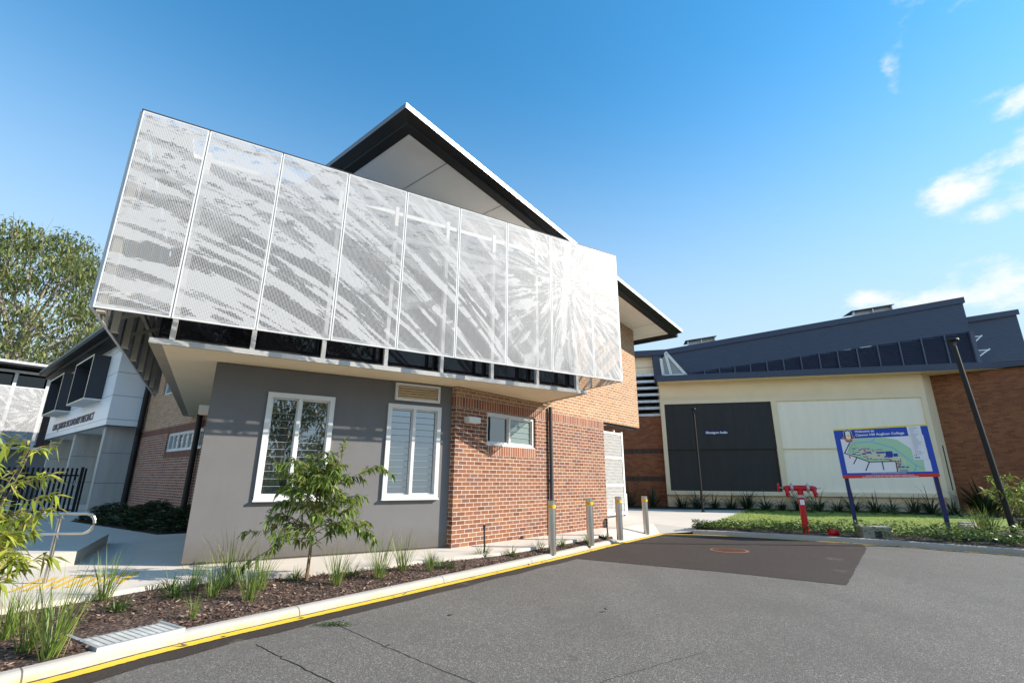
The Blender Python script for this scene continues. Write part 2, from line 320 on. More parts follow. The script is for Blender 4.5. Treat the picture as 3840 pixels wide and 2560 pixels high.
def asphalt(name, c0, c1, speck, sc=1.0):
    t = NT(name); o = t.obj()
    vo = t.n('ShaderNodeTexVoronoi'); vo.inputs['Scale'].default_value = 85*sc; t.L.new(o, vo.inputs['Vector'])
    wn = t.n('ShaderNodeTexWhiteNoise', noise_dimensions='3D'); t.L.new(vo.outputs['Position'], wn.inputs['Vector'])
    c = t.ramp(wn.outputs['Value'], [(0, tuple(k*.45 for k in c0)), (.45, c0), (.8, c1), (.93, tuple(k*1.3 for k in c1)), (.97, speck)])
    big = t.noise(o, .45, 6, .6); c = t.mix(t.mr(big, .35, .7, 0, .5), c, tuple(k*.66 for k in c0)); tk = t.n('ShaderNodeMapping'); tk.inputs['Rotation'].default_value = (0, 0, -.62); tk.inputs['Scale'].default_value = (.9, .10, 1); t.L.new(o, tk.inputs[0]); c = t.mix(t.mr(t.noise(tk.outputs[0], 1.3, 4, .55), .48, .64, 0, .30), c, tuple(k*.72 for k in c0)); c = t.mix(t.mr(t.noise(o, 2.3, 4, .6), .66, .72, 0, .45), c, (.035, .032, .03))
    st = t.noise(o, 1.6, 8, .72); c = t.mix(t.mr(st, .6, .72, 0, .4), c, (.26, .22, .16))
    fine = t.noise(o, 28, 4, .7); c = t.mix(t.mr(fine, .35, .65, 0, .3), c, tuple(k*.6 for k in c0))
    t.L.new(c, t.b.inputs['Base Color']); t.b.inputs['Roughness'].default_value = .82; t.b.inputs['Specular IOR Level'].default_value = .35
    t.bump(t.m_('ADD', vo.outputs['Distance'], t.m_('MULTIPLY', fine, .5)), .55, .006); return t.m
M_road = asphalt('asphalt', (.134, .121, .106), (.185, .168, .150), (.42, .39, .35), 1.5)
M_patch = asphalt('new_asphalt', (.044, .030, .023), (.050, .035, .027), (.08, .065, .052), 1.6)
def paint_mat():
    t = NT('yellow_road_paint'); o = t.obj(); f = t.noise(o, 22, 6, .75)
    t.L.new(t.mix(t.mr(f, .62, .70), (.70, .47, .03), (.16, .13, .07)), t.b.inputs['Base Color']); t.b.inputs['Roughness'].default_value = .7; return t.m
M_yellow = paint_mat()
M_yel2 = mat('yellow_band', (.75, .45, .02), .4)
def mulch_mat():
    t = NT('bark_mulch'); o = t.obj(); vo = t.n('ShaderNodeTexVoronoi'); vo.inputs['Scale'].default_value = 38; t.L.new(o, vo.inputs['Vector'])
    wn = t.n('ShaderNodeTexWhiteNoise', noise_dimensions='3D'); t.L.new(vo.outputs['Position'], wn.inputs['Vector'])
    t.L.new(t.ramp(wn.outputs['Value'], [(0, (.02, .011, .008)), (.6, (.07, .038, .026)), (1, (.16, .10, .07))]), t.b.inputs['Base Color']); t.b.inputs['Roughness'].default_value = .9
    t.bump(vo.outputs['Distance'], .8, .02); return t.m
M_mulch = mulch_mat()
def isl_mat(name, stops, rough=.85):
    t = NT(name); g = t.n('ShaderNodeNewGeometry'); t.L.new(t.ramp(g.outputs['Random Per Island'], stops), t.b.inputs['Base Color']); t.b.inputs['Roughness'].default_value = rough; return t.m
M_chip = isl_mat('mulch_chips', [(0, (.03, .016, .011)), (.35, (.085, .045, .03)), (.75, (.17, .10, .072)), (.92, (.26, .18, .135)), (1, (.36, .29, .24))])
M_soil = mat('soil', (.030, .021, .015), .95, var=.4, vscale=9, bump=.5, bscale=30)
def grass_mat():
    t = NT('lawn_turf'); o = t.obj(); f = t.noise(o, 6, 6, .7); g = t.noise(o, 90, 3, .7)
    c = t.ramp(f, [(.3, (.16, .24, .03)), (.5, (.22, .30, .045)), (.72, (.32, .36, .09))]); c = t.mix(t.mr(g, .35, .65, 0, .6), c, (.10, .16, .02))
    t.L.new(c, t.b.inputs['Base Color']); t.b.inputs['Roughness'].default_value = .8; t.bump(g, .8, .03); return t.m
M_turf = grass_mat()
M_ground = mat('earth', (.10, .10, .06), .95, var=.3, vscale=.2)
M_steel = mat('brushed_stainless', (.55, .53, .50), .28, 1.0, var=.08, vscale=3)
M_galv = mat('galvanised_steel', (.58, .60, .61), .42, .6, var=.2, vscale=5)
M_red = mat('red_enamel', (.50, .008, .012), .35, var=.08)
M_cast = mat('cast_fitting', (.48, .48, .47), .4, .6, var=.15, vscale=8)
M_blue = mat('sign_blue', (.018, .07, .44), .35, var=.03)
M_navy = mat('navy_post', (.012, .016, .10), .35)
M_map = [mat(n_, c_, .4, var=.02) for n_, c_ in (('map_white', (.84, .83, .84)), ('map_green', (.42, .66, .42)), ('map_river', (.20, .45, .78)), ('map_road', (.035, .03, .05)), ('map_building', (.018, .05, .36)), ('map_yellow', (.85, .68, .05)), ('map_red', (.70, .03, .025)), ('map_grey', (.34, .35, .42)), ('map_cream', (.66, .64, .42)))]
M_letter = mat('white_lettering', (.82, .82, .82), .4, var=.01)
M_dletter = mat('dark_lettering', (.025, .02, .05), .4, var=.05)
M_bark = mat('pale_bark', (.30, .25, .21), .85, var=.4, vscale=4, bump=.4, bscale=18)
M_rbark = mat('reddish_bark', (.30, .13, .07), .8, var=.35, vscale=3)
M_stem = mat('young_stem', (.20, .13, .07), .7, var=.25, vscale=8)
M_ylw = mat('cream_wall', (.78, .60, .38), .75, var=.05, bump=.08, bscale=120)
M_trim = mat('cream_trim', (.76, .60, .40), .65, var=.04)
M_pdark = mat('charcoal_panel', (.022, .020, .019), .6, var=.25, streak=True)
M_pwhite = mat('off_white_panel', (.88, .755, .60), .6, var=.05, streak=True)
M_nfas = mat('navy_fascia', (.040, .050, .082), .45, var=.06)
def corr():
    t = NT('navy_corrugated_sheet'); sx = t.n('ShaderNodeSeparateXYZ'); t.L.new(t.uv(), sx.inputs[0])
    w = t.m_('SINE', t.m_('MULTIPLY', sx.outputs[1], 2*math.pi/.11)); c = t.mix(t.mr(w, -1, 1), (.043, .050, .078), (.052, .061, .093))
    t.L.new(c, t.b.inputs['Base Color']); t.b.inputs['Roughness'].default_value = .45; t.bump(w, .35, .02); return t.m
M_corr = corr()
M_nlou = mat('navy_louvre', (.06, .066, .10), .5)
M_copper = mat('rusty_cast_iron', (.20, .095, .06), .75, var=.25, vscale=9)
M_curtain = mat('blind', (.20, .19, .165), .8)

def perf_mat(name, burst=None, pitch=.021, white=(.47, .465, .465), lo=.145, hi=.375):
    t = NT(name); sx = t.n('ShaderNodeSeparateXYZ'); t.L.new(t.uv(), sx.inputs[0]); u, v = sx.outputs[0], sx.outputs[1]
    ax = t.m_('ABSOLUTE', t.m_('SUBTRACT', t.m_('FRACT', t.m_('DIVIDE', u, pitch)), .5)); ay = t.m_('ABSOLUTE', t.m_('SUBTRACT', t.m_('FRACT', t.m_('DIVIDE', v, pitch)), .5))
    q = t.m_('MAXIMUM', ax, ay)
    # snap the artwork to the hole grid so that every hole has one size
    us = t.m_('MULTIPLY', t.m_('FLOOR', t.m_('DIVIDE', u, pitch)), pitch); vs = t.m_('MULTIPLY', t.m_('FLOOR', t.m_('DIVIDE', v, pitch)), pitch)
    cv = t.n('ShaderNodeCombineXYZ'); t.L.new(us, cv.inputs[0]); t.L.new(vs, cv.inputs[1]); P = cv.outputs[0]
    bu, bv = burst or (8.0, 2.0)
    dx = t.m_('SUBTRACT', bu, us); dy = t.m_('SUBTRACT', bv, vs); rr = t.m_('SQRT', t.m_('ADD', t.m_('MULTIPLY', dx, dx), t.m_('MULTIPLY', dy, dy)))
    wob = t.m_('MULTIPLY', t.m_('SUBTRACT', t.noise(P, 1.6, 4, .6), .5), .10)
    ang = t.m_('ADD', t.m_('ARCTAN2', dy, dx), wob); lr = t.m_('LOGARITHM', t.m_('ADD', rr, .12), 2.718)
    def lp(ka, kr, dz):
        c = t.n('ShaderNodeCombineXYZ'); t.L.new(t.m_('MULTIPLY', ang, ka), c.inputs[0]); t.L.new(t.m_('MULTIPLY', lr, kr), c.inputs[1]); c.inputs[2].default_value = dz; return c.outputs[0]
    n1 = t.noise(lp(15, 2.1, 0), 1.0, 5, .6); n2 = t.noise(lp(6.5, 1.7, 5), 1.0, 5, .58); n3 = t.noise(lp(5, 2.3, 9), 1.0, 4, .55); n4 = t.noise(lp(22, .9, 3), 1.0, 3, .5)
    mp_ = t.n('ShaderNodeMapping'); mp_.inputs['Scale'].default_value = (.9, 2.6, 1); mp_.inputs['Rotation'].default_value = (0, 0, .45); t.L.new(P, mp_.inputs[0])
    leaf = t.mr(t.noise(mp_.outputs[0], 3.4, 7, .7), .56, .585)
    mb = t.n('ShaderNodeCombineXYZ'); t.L.new(t.m_('MULTIPLY', us, .27), mb.inputs[0]); t.L.new(t.m_('MULTIPLY', t.m_('ADD', vs, t.m_('ADD', t.m_('MULTIPLY', us, .13), t.m_('MULTIPLY', t.m_('MULTIPLY', us, us), .075))), 2.3), mb.inputs[1]); mb.inputs[2].default_value = 3.7
    fr = t.m_('MULTIPLY', t.m_('SUBTRACT', t.noise(P, 5, 5, .7), .5), .10)
    fr = t.m_('ADD', fr, t.mr(us, 1.0, 6.0, 0, .045)); nb = t.m_('ADD', t.noise(mb.outputs[0], 1.6, 2, .45), fr); mb2 = t.n('ShaderNodeVectorMath', operation='ADD'); t.L.new(mb.outputs[0], mb2.inputs[0]); mb2.inputs[1].default_value = (4.1, .7, 9)
    nb2 = t.m_('ADD', t.noise(mb2.outputs[0], 2.6, 3, .5), fr)
    bars = t.m_('MULTIPLY', t.m_('MAXIMUM', t.mr(nb, .53, .54), t.m_('MULTIPLY', t.mr(nb2, .555, .565), .8)), t.mr(n3, .30, .42, .45, 1))
    bars = t.m_('MAXIMUM', bars, t.m_('MULTIPLY', t.mr(n1, .58, .595), t.mr(us, 2.5, 4.5, 0, .7)))
    left = t.m_('ADD', t.m_('MULTIPLY', bars, t.mr(vs, .9, 3.0, 1.0, .45)), t.m_('MULTIPLY', leaf, t.m_('MULTIPLY', t.mr(us, 2.5, 6, .75, .2), t.mr(vs, .6, 2.0, .1, 1))))
    light = t.m_('MAXIMUM', t.mr(n2, .53, .555), t.m_('MULTIPLY', t.mr(n4, .55, .58), t.mr(rr, .1, 2.6, .9, .2)))        # pale shards on a dense ground
    rgt = t.m_('SUBTRACT', .78, t.m_('MULTIPLY', light, .58))
    k = t.mr(t.m_('ADD', rr, t.m_('MULTIPLY', t.m_('SUBTRACT', t.noise(P, 1.4, 4, .6), .5), 3.0)), 1.5, 2.6, 1, 0)
    dark = t.m_('ADD', t.m_('MULTIPLY', t.m_('MINIMUM', t.m_('ADD', left, .10), 1.0), t.m_('SUBTRACT', 1.0, k)), t.m_('MULTIPLY', rgt, k))
    beam = t.m_('MULTIPLY', t.mr(t.m_('ABSOLUTE', t.m_('ADD', dx, t.m_('ADD', t.m_('MULTIPLY', dy, -.10), t.m_('MULTIPLY', t.m_('SUBTRACT', n2, .5), .25)))), .05, .12, 1, 0), t.mr(t.m_('ABSOLUTE', dy), .9, 1.6, .8, .0))
    core = t.mr(t.m_('ADD', rr, t.m_('MULTIPLY', n4, .5)), .28, .46, 1, 0)
    dark = t.m_('MULTIPLY', t.m_('MINIMUM', dark, 1.0), t.m_('SUBTRACT', 1.0, t.m_('MULTIPLY', t.m_("MAXIMUM", beam, core), .6)))
    half = t.m_('ADD', lo, t.m_('MULTIPLY', dark, hi-lo))
    hole = t.m_('LESS_THAN', q, half)
    t.put(t.b.inputs['Base Color'], white); t.b.inputs['Roughness'].default_value = .42; t.b.inputs['Metallic'].default_value = .0
    tr = t.n('ShaderNodeBsdfTransparent'); ms = t.n('ShaderNodeMixShader'); t.L.new(hole, ms.inputs[0]); t.L.new(t.b.outputs[0], ms.inputs[1]); t.L.new(tr.outputs[0], ms.inputs[2]); t.L.new(ms.outputs[0], t.out.inputs[0])
    return t.m
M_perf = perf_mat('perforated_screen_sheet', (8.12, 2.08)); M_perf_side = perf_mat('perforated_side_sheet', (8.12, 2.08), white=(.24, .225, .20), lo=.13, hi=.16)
def gate_mat():
    t = NT('perforated_gate_sheet'); sx = t.n('ShaderNodeSeparateXYZ'); t.L.new(t.uv(), sx.inputs[0]); u, v = sx.outputs[0], sx.outputs[1]
    k = t.m_('ABSOLUTE', t.m_('SUBTRACT', t.m_('FRACT', t.m_('ADD', t.m_('DIVIDE', u, .085), t.m_('MULTIPLY', t.m_('SINE', t.m_('MULTIPLY', v, 38)), .22))), .5))
    w = t.m_('ABSOLUTE', t.m_('SUBTRACT', t.m_('FRACT', t.m_('DIVIDE', v, .11)), .5))
    hole = t.m_('MULTIPLY', t.m_('LESS_THAN', k, .20), t.m_('LESS_THAN', w, .45))
    t.put(t.b.inputs['Base Color'], (.50, .50, .49)); t.b.inputs['Roughness'].default_value = .4
    tr = t.n('ShaderNodeBsdfTransparent'); ms = t.n('ShaderNodeMixShader'); t.L.new(hole, ms.inputs[0]); t.L.new(t.b.outputs[0], ms.inputs[1]); t.L.new(tr.outputs[0], ms.inputs[2]); t.L.new(ms.outputs[0], t.out.inputs[0]); return t.m
M_gate = gate_mat()

# ------------------------------------------------------------------ ground, road, paths
ZR = -.2
def backz(y): return max(0., (y-16.6)*.0185)
def struct(name, mb, m, **k): o = mb.build(name, m, **k); o['kind'] = 'structure'; return o
g = MB(); g.poly([(-500, -400, -.36), (500, -400, -.36), (500, 700, -.36), (-500, 700, -.36)]); struct('ground', g, M_ground)
g = MB(); g.poly([(-9, -30, ZR), (40, -30, ZR), (40, 9, ZR), (11.6, 11.9, ZR), (4.4, 16.2, ZR), (-9, 0, ZR)]); struct('road', g, M_road)

K = [(-8.0, -2.2), (-6.1, .8), (-3.93, 4.05), (-3.29, 5.13), (-2.62, 6.05), (-1.82, 7.10), (-.98, 8.22), (.07, 9.6), (1.12, 11.0), (1.95, 12.17), (2.78, 13.33)]
KR = [(5.43, 15.40), (6.1, 15.13), (6.76, 14.80), (7.6, 14.30), (8.41, 13.81), (9.13, 13.36), (9.8, 12.78), (10.34, 12.28), (11.29, 11.42), (13.2, 9.5), (16, 6.6)]
def offs(P, d):                                   # polyline moved d to the left of its direction
    out = []
    for i, q in enumerate(P):
        a = Vector(P[max(i-1, 0)]); b = Vector(P[min(i+1, len(P)-1)]); t = (b-a).normalized(); out.append((q[0]-t.y*d, q[1]+t.x*d))
    return out
def ribbon(mb, A, B, za, zb, mi=0):
    for i in range(len(A)-1): mb.poly([(*B[i], zb), (*B[i+1], zb), (*A[i+1], za), (*A[i], za)][::-1], mi)
def sub(P, n=4):                                  # finer polyline through the points
    out = []
    for i in range(len(P)-1):
        p0, p1, p2, p3 = (Vector(P[max(i-1, 0)]), Vector(P[i]), Vector(P[i+1]), Vector(P[min(i+2, len(P)-1)]))
        for k in range(n):
            t = k/n; q = .5*((2*p1)+(p2-p0)*t+(2*p0-5*p1+4*p2-p3)*t*t+(3*p1-p0-3*p2+p3)*t**3); out.append((q.x, q.y))
    return out+[P[-1]]
K, KR = sub(K), sub(KR)
# darker strip of asphalt along the gutter and the resealed patch
def wav(P, a, s): return [(x+a*math.sin(i*2.1+s), y+a*math.cos(i*1.7+s)) for i, (x, y) in enumerate(P)]
def wavy(P):
    out = []
    for i in range(len(P)):
        a, b = P[i], P[(i+1) % len(P)]; n_ = max(1, int(math.hypot(b[0]-a[0], b[1]-a[1])/.07))
        for k in range(n_): w_ = random.uniform(-.011, .011) if k else 0; t = k/n_; d = math.hypot(b[0]-a[0], b[1]-a[1]); out.append((a[0]+t*(b[0]-a[0])-(b[1]-a[1])/d*w_, a[1]+t*(b[1]-a[1])+(b[0]-a[0])/d*w_))
    return out
g = MB(); A = K[:-4]; ribbon(g, A, wav(offs(A, -.40), .025, 1), ZR+.004, ZR+.004)
g.poly([(q[0], q[1], ZR+.0045) for q in wavy([(.85, 10.62), (1.30, 10.70), (2.66, 9.86), (3.7, 9.29), (5.2, 8.2), (8.55, 12.5), (9.0, 13.3), (8.2, 13.8), (6.76, 14.7), (5.4, 15.35), (4.5, 15.55), (2.8, 13.3), (1.1, 10.95)])])
struct('asphalt_patch', g, M_patch)
g = MB(); A = sub(K, 8); jit = lambda P: [(x+random.uniform(-.005, .005), y+random.uniform(-.005, .005)) for x, y in P]
ribbon(g, jit(offs(A, -.035)), jit(offs(A, -.165)), ZR+.009, ZR+.009)
ribbon(g, [(2.82, 13.28), (4.50, 15.50)], [(2.93, 13.20), (4.58, 15.38)], ZR+.009, ZR+.009)
ribbon(g, [(4.50, 15.50)]+offs(KR, -.04), [(4.58, 15.38)]+offs(KR, -.12), ZR+.0095, ZR+.0095)
struct('yellow_line', g, M_yellow)
def kerb(name, P, ht, m, wd):
    prof = [(0, ZR), (.012, ZR+.5*(ht-ZR)), (.035, ht-.012), (.06, ht), (wd, ht+.003), (wd, -.4)]
    g = MB(); rows = [[(*q, z) for q in offs(P, d)] for d, z in prof]
    for a, b in zip(rows, rows[1:]):
        for i in range(len(P)-1): g.poly([a[i], a[i+1], b[i+1], b[i]])
    g.poly([rw[-1] for rw in rows]); g.poly([rw[0] for rw in rows][::-1]); return struct('kerb', g, m, smooth=False)
kerb('kerb', offs(K, .03), -.118, M_kerb, .125); kerb('kerb', KR, -.075, M_kerb2, .18)
# concrete paths
PE = [(-6.2, 4.4), (-5.0, 6.21), (-4.6, 7.0), (-4.03, 7.45), (-3.1, 7.75), (-2.55, 8.12), (-1.56, 8.93), (-.25, 9.95), (.76, 11.14), (1.59, 12.24), (2.2, 13.0)]
g = MB(); g.poly([(-8, 2, 0)]+[(*q, 0) for q in PE]+[(2.5, 14, 0), (3.9, 16.1, 0), (4.6, 16.6, 0), (-25, 16.6, 0), (-25, 2, 0)])
for a, b in zip([(-8, 2)]+PE[:-1], PE): g.poly([(*a, 0), (*a, -.4), (*b, -.4), (*b, 0)])
struct('path', g, M_path)
g = MB(); g.poly([(2.2, 13, 0), (2.62, 13.40, -.12), (2.80, 13.36, ZR+.002), (4.49, 15.57, ZR+.002), (3.9, 16.1, 0), (2.5, 14, 0)])
g.poly([(3.9, 16.1, 0), (4.49, 15.57, ZR+.002), (5.43, 15.42, -.13), (5.6, 15.6, -.06), (6.45, 16.6, 0), (4.6, 16.6, 0)]); struct('driveway_apron', g, M_path)
g = MB(); g.poly([(-25, 16.6, 0), (6.45, 16.6, 0), (10.9, 23.2, backz(23.2)), (10.9, 28, backz(28)), (-25, 28, backz(28))]); struct('pavement', g, M_path)
# garden bed, soil, lawn
KB = offs(K, .15)
g = MB(); inner = [(-8, 2), (-6.2, 4.4), (-5.0, 6.21), (-4.6, 7.0), (-4.03, 7.45), (-3.1, 7.75), (-2.55, 8.12), (-1.56, 8.93), (-.25, 9.95), (.76, 11.14), (1.59, 12.24), (2.2, 13.0), (2.62, 13.40)]
g.poly([(*q, -.122) for q in KB]+[(*q, -.055) for q in inner[::-1]]); struct('garden_bed', g, M_mulch)
KRB = offs(KR, .175)
lawn_front = [(5.9, 15.75), (6.9, 15.75), (8.0, 15.5), (9.2, 15.1), (10.4, 14.6), (11.6, 14.2), (12.6, 14.0)]
g = MB(); g.poly([(*q, -.08) for q in KRB]+[(22, 8, -.08), (22, 16, -.06)]+[(*q, -.04) for q in lawn_front[::-1]]); struct('soil', g, M_soil)
g = MB(); g.poly([(5.62, 15.6, -.045)]+[(*q, -.03) for q in lawn_front]+[(13.2, 14.3, -.03), (16.5, 16.6, 0), (6.45, 16.6, .004)])
g.poly([(6.45, 16.6, .004), (16.5, 16.6, 0), (20, 21, backz(21)), (18.5, 22.2, backz(22.2)), (10.9, 23.2, backz(23.2)+.004)]); struct('lawn', g, M_turf)
g = MB(); g.poly([(6.9, 22.6, backz(22.6)+.012), (10.6, 22.3, backz(22.3)+.012), (18.3, 20.2, backz(20.2)+.012), (19.8, 21.5, backz(21.5)+.012), (19.4, 22.4, backz(22.4)), (7.0, 24.6, backz(24.6)+.012)])
g.poly([(1.2, 23.9, backz(23.9)+.013), (6.9, 22.6, backz(22.6)+.013), (7.2, 24.3, backz(24.3)+.013), (1.2, 26, backz(26)+.013)]); struct('planting_bed', g, M_soil)
g = MB(); g.poly([(15, 12.5, -.05), (30, 4, -.05), (30, 24, .1), (19.6, 21.6, .1), (16.4, 16.5, -.02), (13.1, 14.2, -.04)]); struct('soil', g, M_soil)
# raised landing at the left and the tactile paint
FB = frame(-5.191, 8.284, 59.213); FA = frame(-1.199, 10.493, 40.6)
g = MB(FB); g.box(-5.2, -1.46, .88, 3.85, -.05, .2); struct('landing', g, M_path)
g = MB(FB)
for k in range(9): g.poly([(-1.5-k*.14, 1.75, .005), (-1.44-k*.14, 1.75, .005), (-1.18-k*.14, 2.75-.02*k, .005), (-1.24-k*.14, 2.75-.02*k, .005)][::-1] if False else [(-.55-k*.13, -.25, .005), (-.49-k*.13, -.25, .005), (-.60-k*.13, -1.15, .005), (-.66-k*.13, -1.15, .005)][::-1])
struct('yellow_warning_stripes', g, M_yel2)

# ------------------------------------------------------------------ the school building with the perforated screen
S = .96
def zs(z): return EYE+S*(z-EYE)                   # heights on the pod
B0 = thing('school_building', FA.translation.copy(), 'two storey red and tan brick building with grey corner pod and white perforated screen', 'building')
# brick front
g = MB(FA); g.holes(0, 6.27, 0, 2.868, [(.98, 2.80, 2.096, 2.868)], 0, .11)
g.face([(0, .32, 0), (0, 0, 0), (0, 0, 2.868), (0, .32, 2.868)], [(-.32, 0), (0, 0), (0, 2.868), (-.32, 2.868)])
g.face([(6.27, 0, 0), (6.27, 5, 0), (6.27, 5, 2.868), (6.27, 0, 2.868)], [(6.27, 0), (11.27, 0), (11.27, 2.868), (6.27, 2.868)])
g.build('wall', BR, B0)
g = MB(FA); g.box(-.003, 6.273, -.003, .3, 2.868, 3.098, skip='btu'); g.build('brick_band', BS, B0)
g = MB(FA); g.box(.98, 2.80, -.004, .1, 1.866, 2.094, skip='b'); o = g.build('sill_band', BS, B0)
for uvl in [o.data.uv_layers[0]]:
    for d in uvl.data: d.uv = (d.uv[0], d.uv[1]-1.866+2.868)
g = MB(FA); g.box(0, 8.74, 0, 13, 3.098, 3.29, skip='urt'); g.box(0, 8.74, 0, 13, 3.29, 6.665, skip='tu')
top = lambda x: 6.674-.105*(x-8.7)
g.face([(0, 0, 6.665), (8.74, 0, 6.665), (8.74, 0, top(8.74)), (0, 0, top(0))]); g.build('upper_wall', BU, B0)
g = MB(FA); g.box(6.28, 8.73, .005, 6, 3.275, 3.289); g.box(6.28, 8.70, .3, .34, 3.235, 3.275); o = g.build('overhang_soffit', M_soffit, B0)
# window in the red brick
M_edge = mat('glass_edge', (.26, .31, .31), .3)
def window(P, Fm, x0, x1, z0, z1, y, cols, blades, glass, fw=.055, proud=.03, dep=.09, sill=True, blind=None, name='window', frame_m=None):
    g = MB(Fm); fm = frame_m or M_alu
    g.box(x0, x1, y-proud, y+dep, z1-fw, z1); g.box(x0, x1, y-proud, y+dep, z0, z0+fw)
    g.box(x0, x0+fw, y-proud, y+dep, z0+fw, z1-fw, skip='tu'); g.box(x1-fw, x1, y-proud, y+dep, z0+fw, z1-fw, skip='tu')
    if sill: g.box(x0-.012, x1+.012, y-proud-.035, y+.02, z0-.018, z0+.012)
    xs = [x0+fw]+[x0+(x1-x0)*c for c in cols]+[x1-fw]
    for c in xs[1:-1]: g.box(c-.03, c+.03, y-proud+.004, y+dep, z0+fw, z1-fw, skip='tu')
    w = g.build(name, fm, P)
    for i in range(len(xs)-1):
        a = xs[i]+(.03 if i else 0); b = xs[i+1]-(.03 if i < len(xs)-2 else 0); gl = glass[i % len(glass)] if isinstance(glass, list) else glass
        h = MB(Fm); h.box(a, a+.022, y-.012, y+.05, z0+fw, z1-fw, skip='tu'); h.box(b-.022, b, y-.012, y+.05, z0+fw, z1-fw, skip='tu')
        h.box(a+.022, b-.022, y-.012, y+.05, z1-fw-.03, z1-fw); h.box(a+.022, b-.022, y-.012, y+.05, z0+fw, z0+fw+.022); h.build('sash', fm, w)
        h = MB(Fm); n = blades[i] if isinstance(blades, (list, tuple)) else blades; zz0, zz1 = z0+fw+.022, z1-fw-.03; bh = (zz1-zz0)/n
        for k in range(n):
            za = zz0+k*bh; t = .004 if n > 1 else 0
            h.face([(a+.022, y+.022-t, za), (b-.022, y+.022-t, za), (b-.022, y+.022+t, za+bh+.006), (a+.022, y+.022+t, za+bh+.006)], mi=0)
            if n > 1: h.box(a+.022, b-.022, y+.012-t, y+.022-t, za-.003, za+.004, mi=1)
        h.build('pane', [gl, M_edge], w)
    return w
window(B0, FA, .985, 2.795, 2.10, 2.86, .10, [.47], [1, 4], [M_pane, M_pane2], fw=.07, proud=.05)
# roof of the main volume
def rz(x, d=0): return top(x)+d
rx0, rx1, ry0, ry1 = -2.46, 9.65, -1.0, 12
g = MB(FA); g.face([(rx0, ry0, rz(rx0)), (rx0, ry1, rz(rx0)), (rx1, ry1, rz(rx1)), (rx1, ry0, rz(rx1))], mi=0)
for jx in (-1.45, .29, 2.9, 5.6, 8.48): g.face([(jx, ry0, rz(jx)-.004), (jx, ry1, rz(jx)-.004), (jx+.016, ry1, rz(jx)-.004), (jx+.016, ry0, rz(jx)-.004)], mi=1)
for jx in (9.42,): g.face([(jx, ry0, rz(jx)-.004), (jx, ry1, rz(jx)-.004), (jx+.012, ry1, rz(jx)-.004), (jx+.012, ry0, rz(jx)-.004)], mi=1)
rf = MB(FA); e = .37
X0, X1, Y0 = rx0-e, rx1+e, ry0-e
def ring(x0, x1, y0, y1, d):
    return [(x0, y0, rz(x0, d)), (x1, y0, rz(x1, d)), (x1, y1, rz(x1, d)), (x0, y1, rz(x0, d))]
rf.face(ring(X0, X1, Y0, ry1, .21), mi=1)
rf.face(ring(X0, X0, Y0, ry1, .21)[::3]+ring(X0, X0, Y0, ry1, .10)[::3][::-1], mi=1)  # left rim face, turned from the sun, coloured darker as shade
rf.face([(X0, Y0, rz(X0, .10)), (X1, Y0, rz(X1, .10)), (X1, Y0, rz(X1, .21)), (X0, Y0, rz(X0, .21))], mi=0)
rf.face([(X1, Y0, rz(X1, .10)), (X1, ry1, rz(X1, .10)), (X1, ry1, rz(X1, .21)), (X1, Y0, rz(X1, .21))], mi=0)
roof = rf.build('roof', [M_fascia, M_roof], B0)
g.build('soffit', [M_soffit, M_dark], roof)
g = MB(FA)                                                       # dark eaves: outer slope, step, inner slope
m1 = .19
for (a, da), (b, db) in (((e, .10), (m1, .02)), ((m1, -.03), (.0, -.035))):
    g.face([(rx0-a, ry0-a, rz(rx0-a, da)), (rx0-b, ry0-b, rz(rx0-b, db)), (rx1+b, ry0-b, rz(rx1+b, db)), (rx1+a, ry0-a, rz(rx1+a, da))])
    g.face([(rx0-a, ry1, rz(rx0-a, da)), (rx0-b, ry1, rz(rx0-b, db)), (rx0-b, ry0-b, rz(rx0-b, db)), (rx0-a, ry0-a, rz(rx0-a, da))])
    g.face([(rx1+a, ry0-a, rz(rx1+a, da)), (rx1+b, ry0-b, rz(rx1+b, db)), (rx1+b, ry1, rz(rx1+b, db)), (rx1+a, ry1, rz(rx1+a, da))])
for a, d0, d1 in ((m1, .02, -.03), (0, -.035, .0)):
    s_ = 1 if a else -1
    g.face([(rx0-a, ry0-a, rz(rx0-a, d0)), (rx1+a, ry0-a, rz(rx1+a, d0)), (rx1+a, ry0-a, rz(rx1+a, d1)), (rx0-a, ry0-a, rz(rx0-a, d1))])
    g.face([(rx0-a, ry0-a, rz(rx0-a, d0)), (rx0-a, ry1, rz(rx0-a, d0)), (rx0-a, ry1, rz(rx0-a, d1)), (rx0-a, ry0-a, rz(rx0-a, d1))])
    g.face([(rx1+a, ry0-a, rz(rx1+a, d0)), (rx1+a, ry1, rz(rx1+a, d0)), (rx1+a, ry1, rz(rx1+a, d1)), (rx1+a, ry0-a, rz(rx1+a, d1))])
g.build('eaves', M_dark, roof)
g = MB(FA); g.tube([(X1-.05, Y0+.2, rz(X1)+.03), (X1-.05, ry1, rz(X1)+.03)], .09, 8); g.tube([(9.05, .3, rz(9.05)-.03), (9.05, .3, rz(9.05)-.32), (8.8, .55, rz(9.05)-.42), (8.3, 1.1, rz(9.05)-.45)], .09, 10); g.build('gutter', M_dark, roof)
g = MB(FA); g.tube([(3.36, -.075, 0), (3.36, -.075, 3.22)], .05, 12); g.box(3.30, 3.42, -.02, 0, 1.3, 1.34); g.build('downpipe', M_charcoal, B0, smooth=True)
g = MB(FA); g.tube([(6.2, .14, 3.12), (8.45, .14, 3.08), (8.58, .14, 3.10), (8.64, .14, 3.16), (8.65, .14, 3.28)], .075, 12); g.box(7.25, 7.27, .1, .18, 3.18, 3.28); g.build('drain_pipe', M_charcoal, B0, smooth=True)
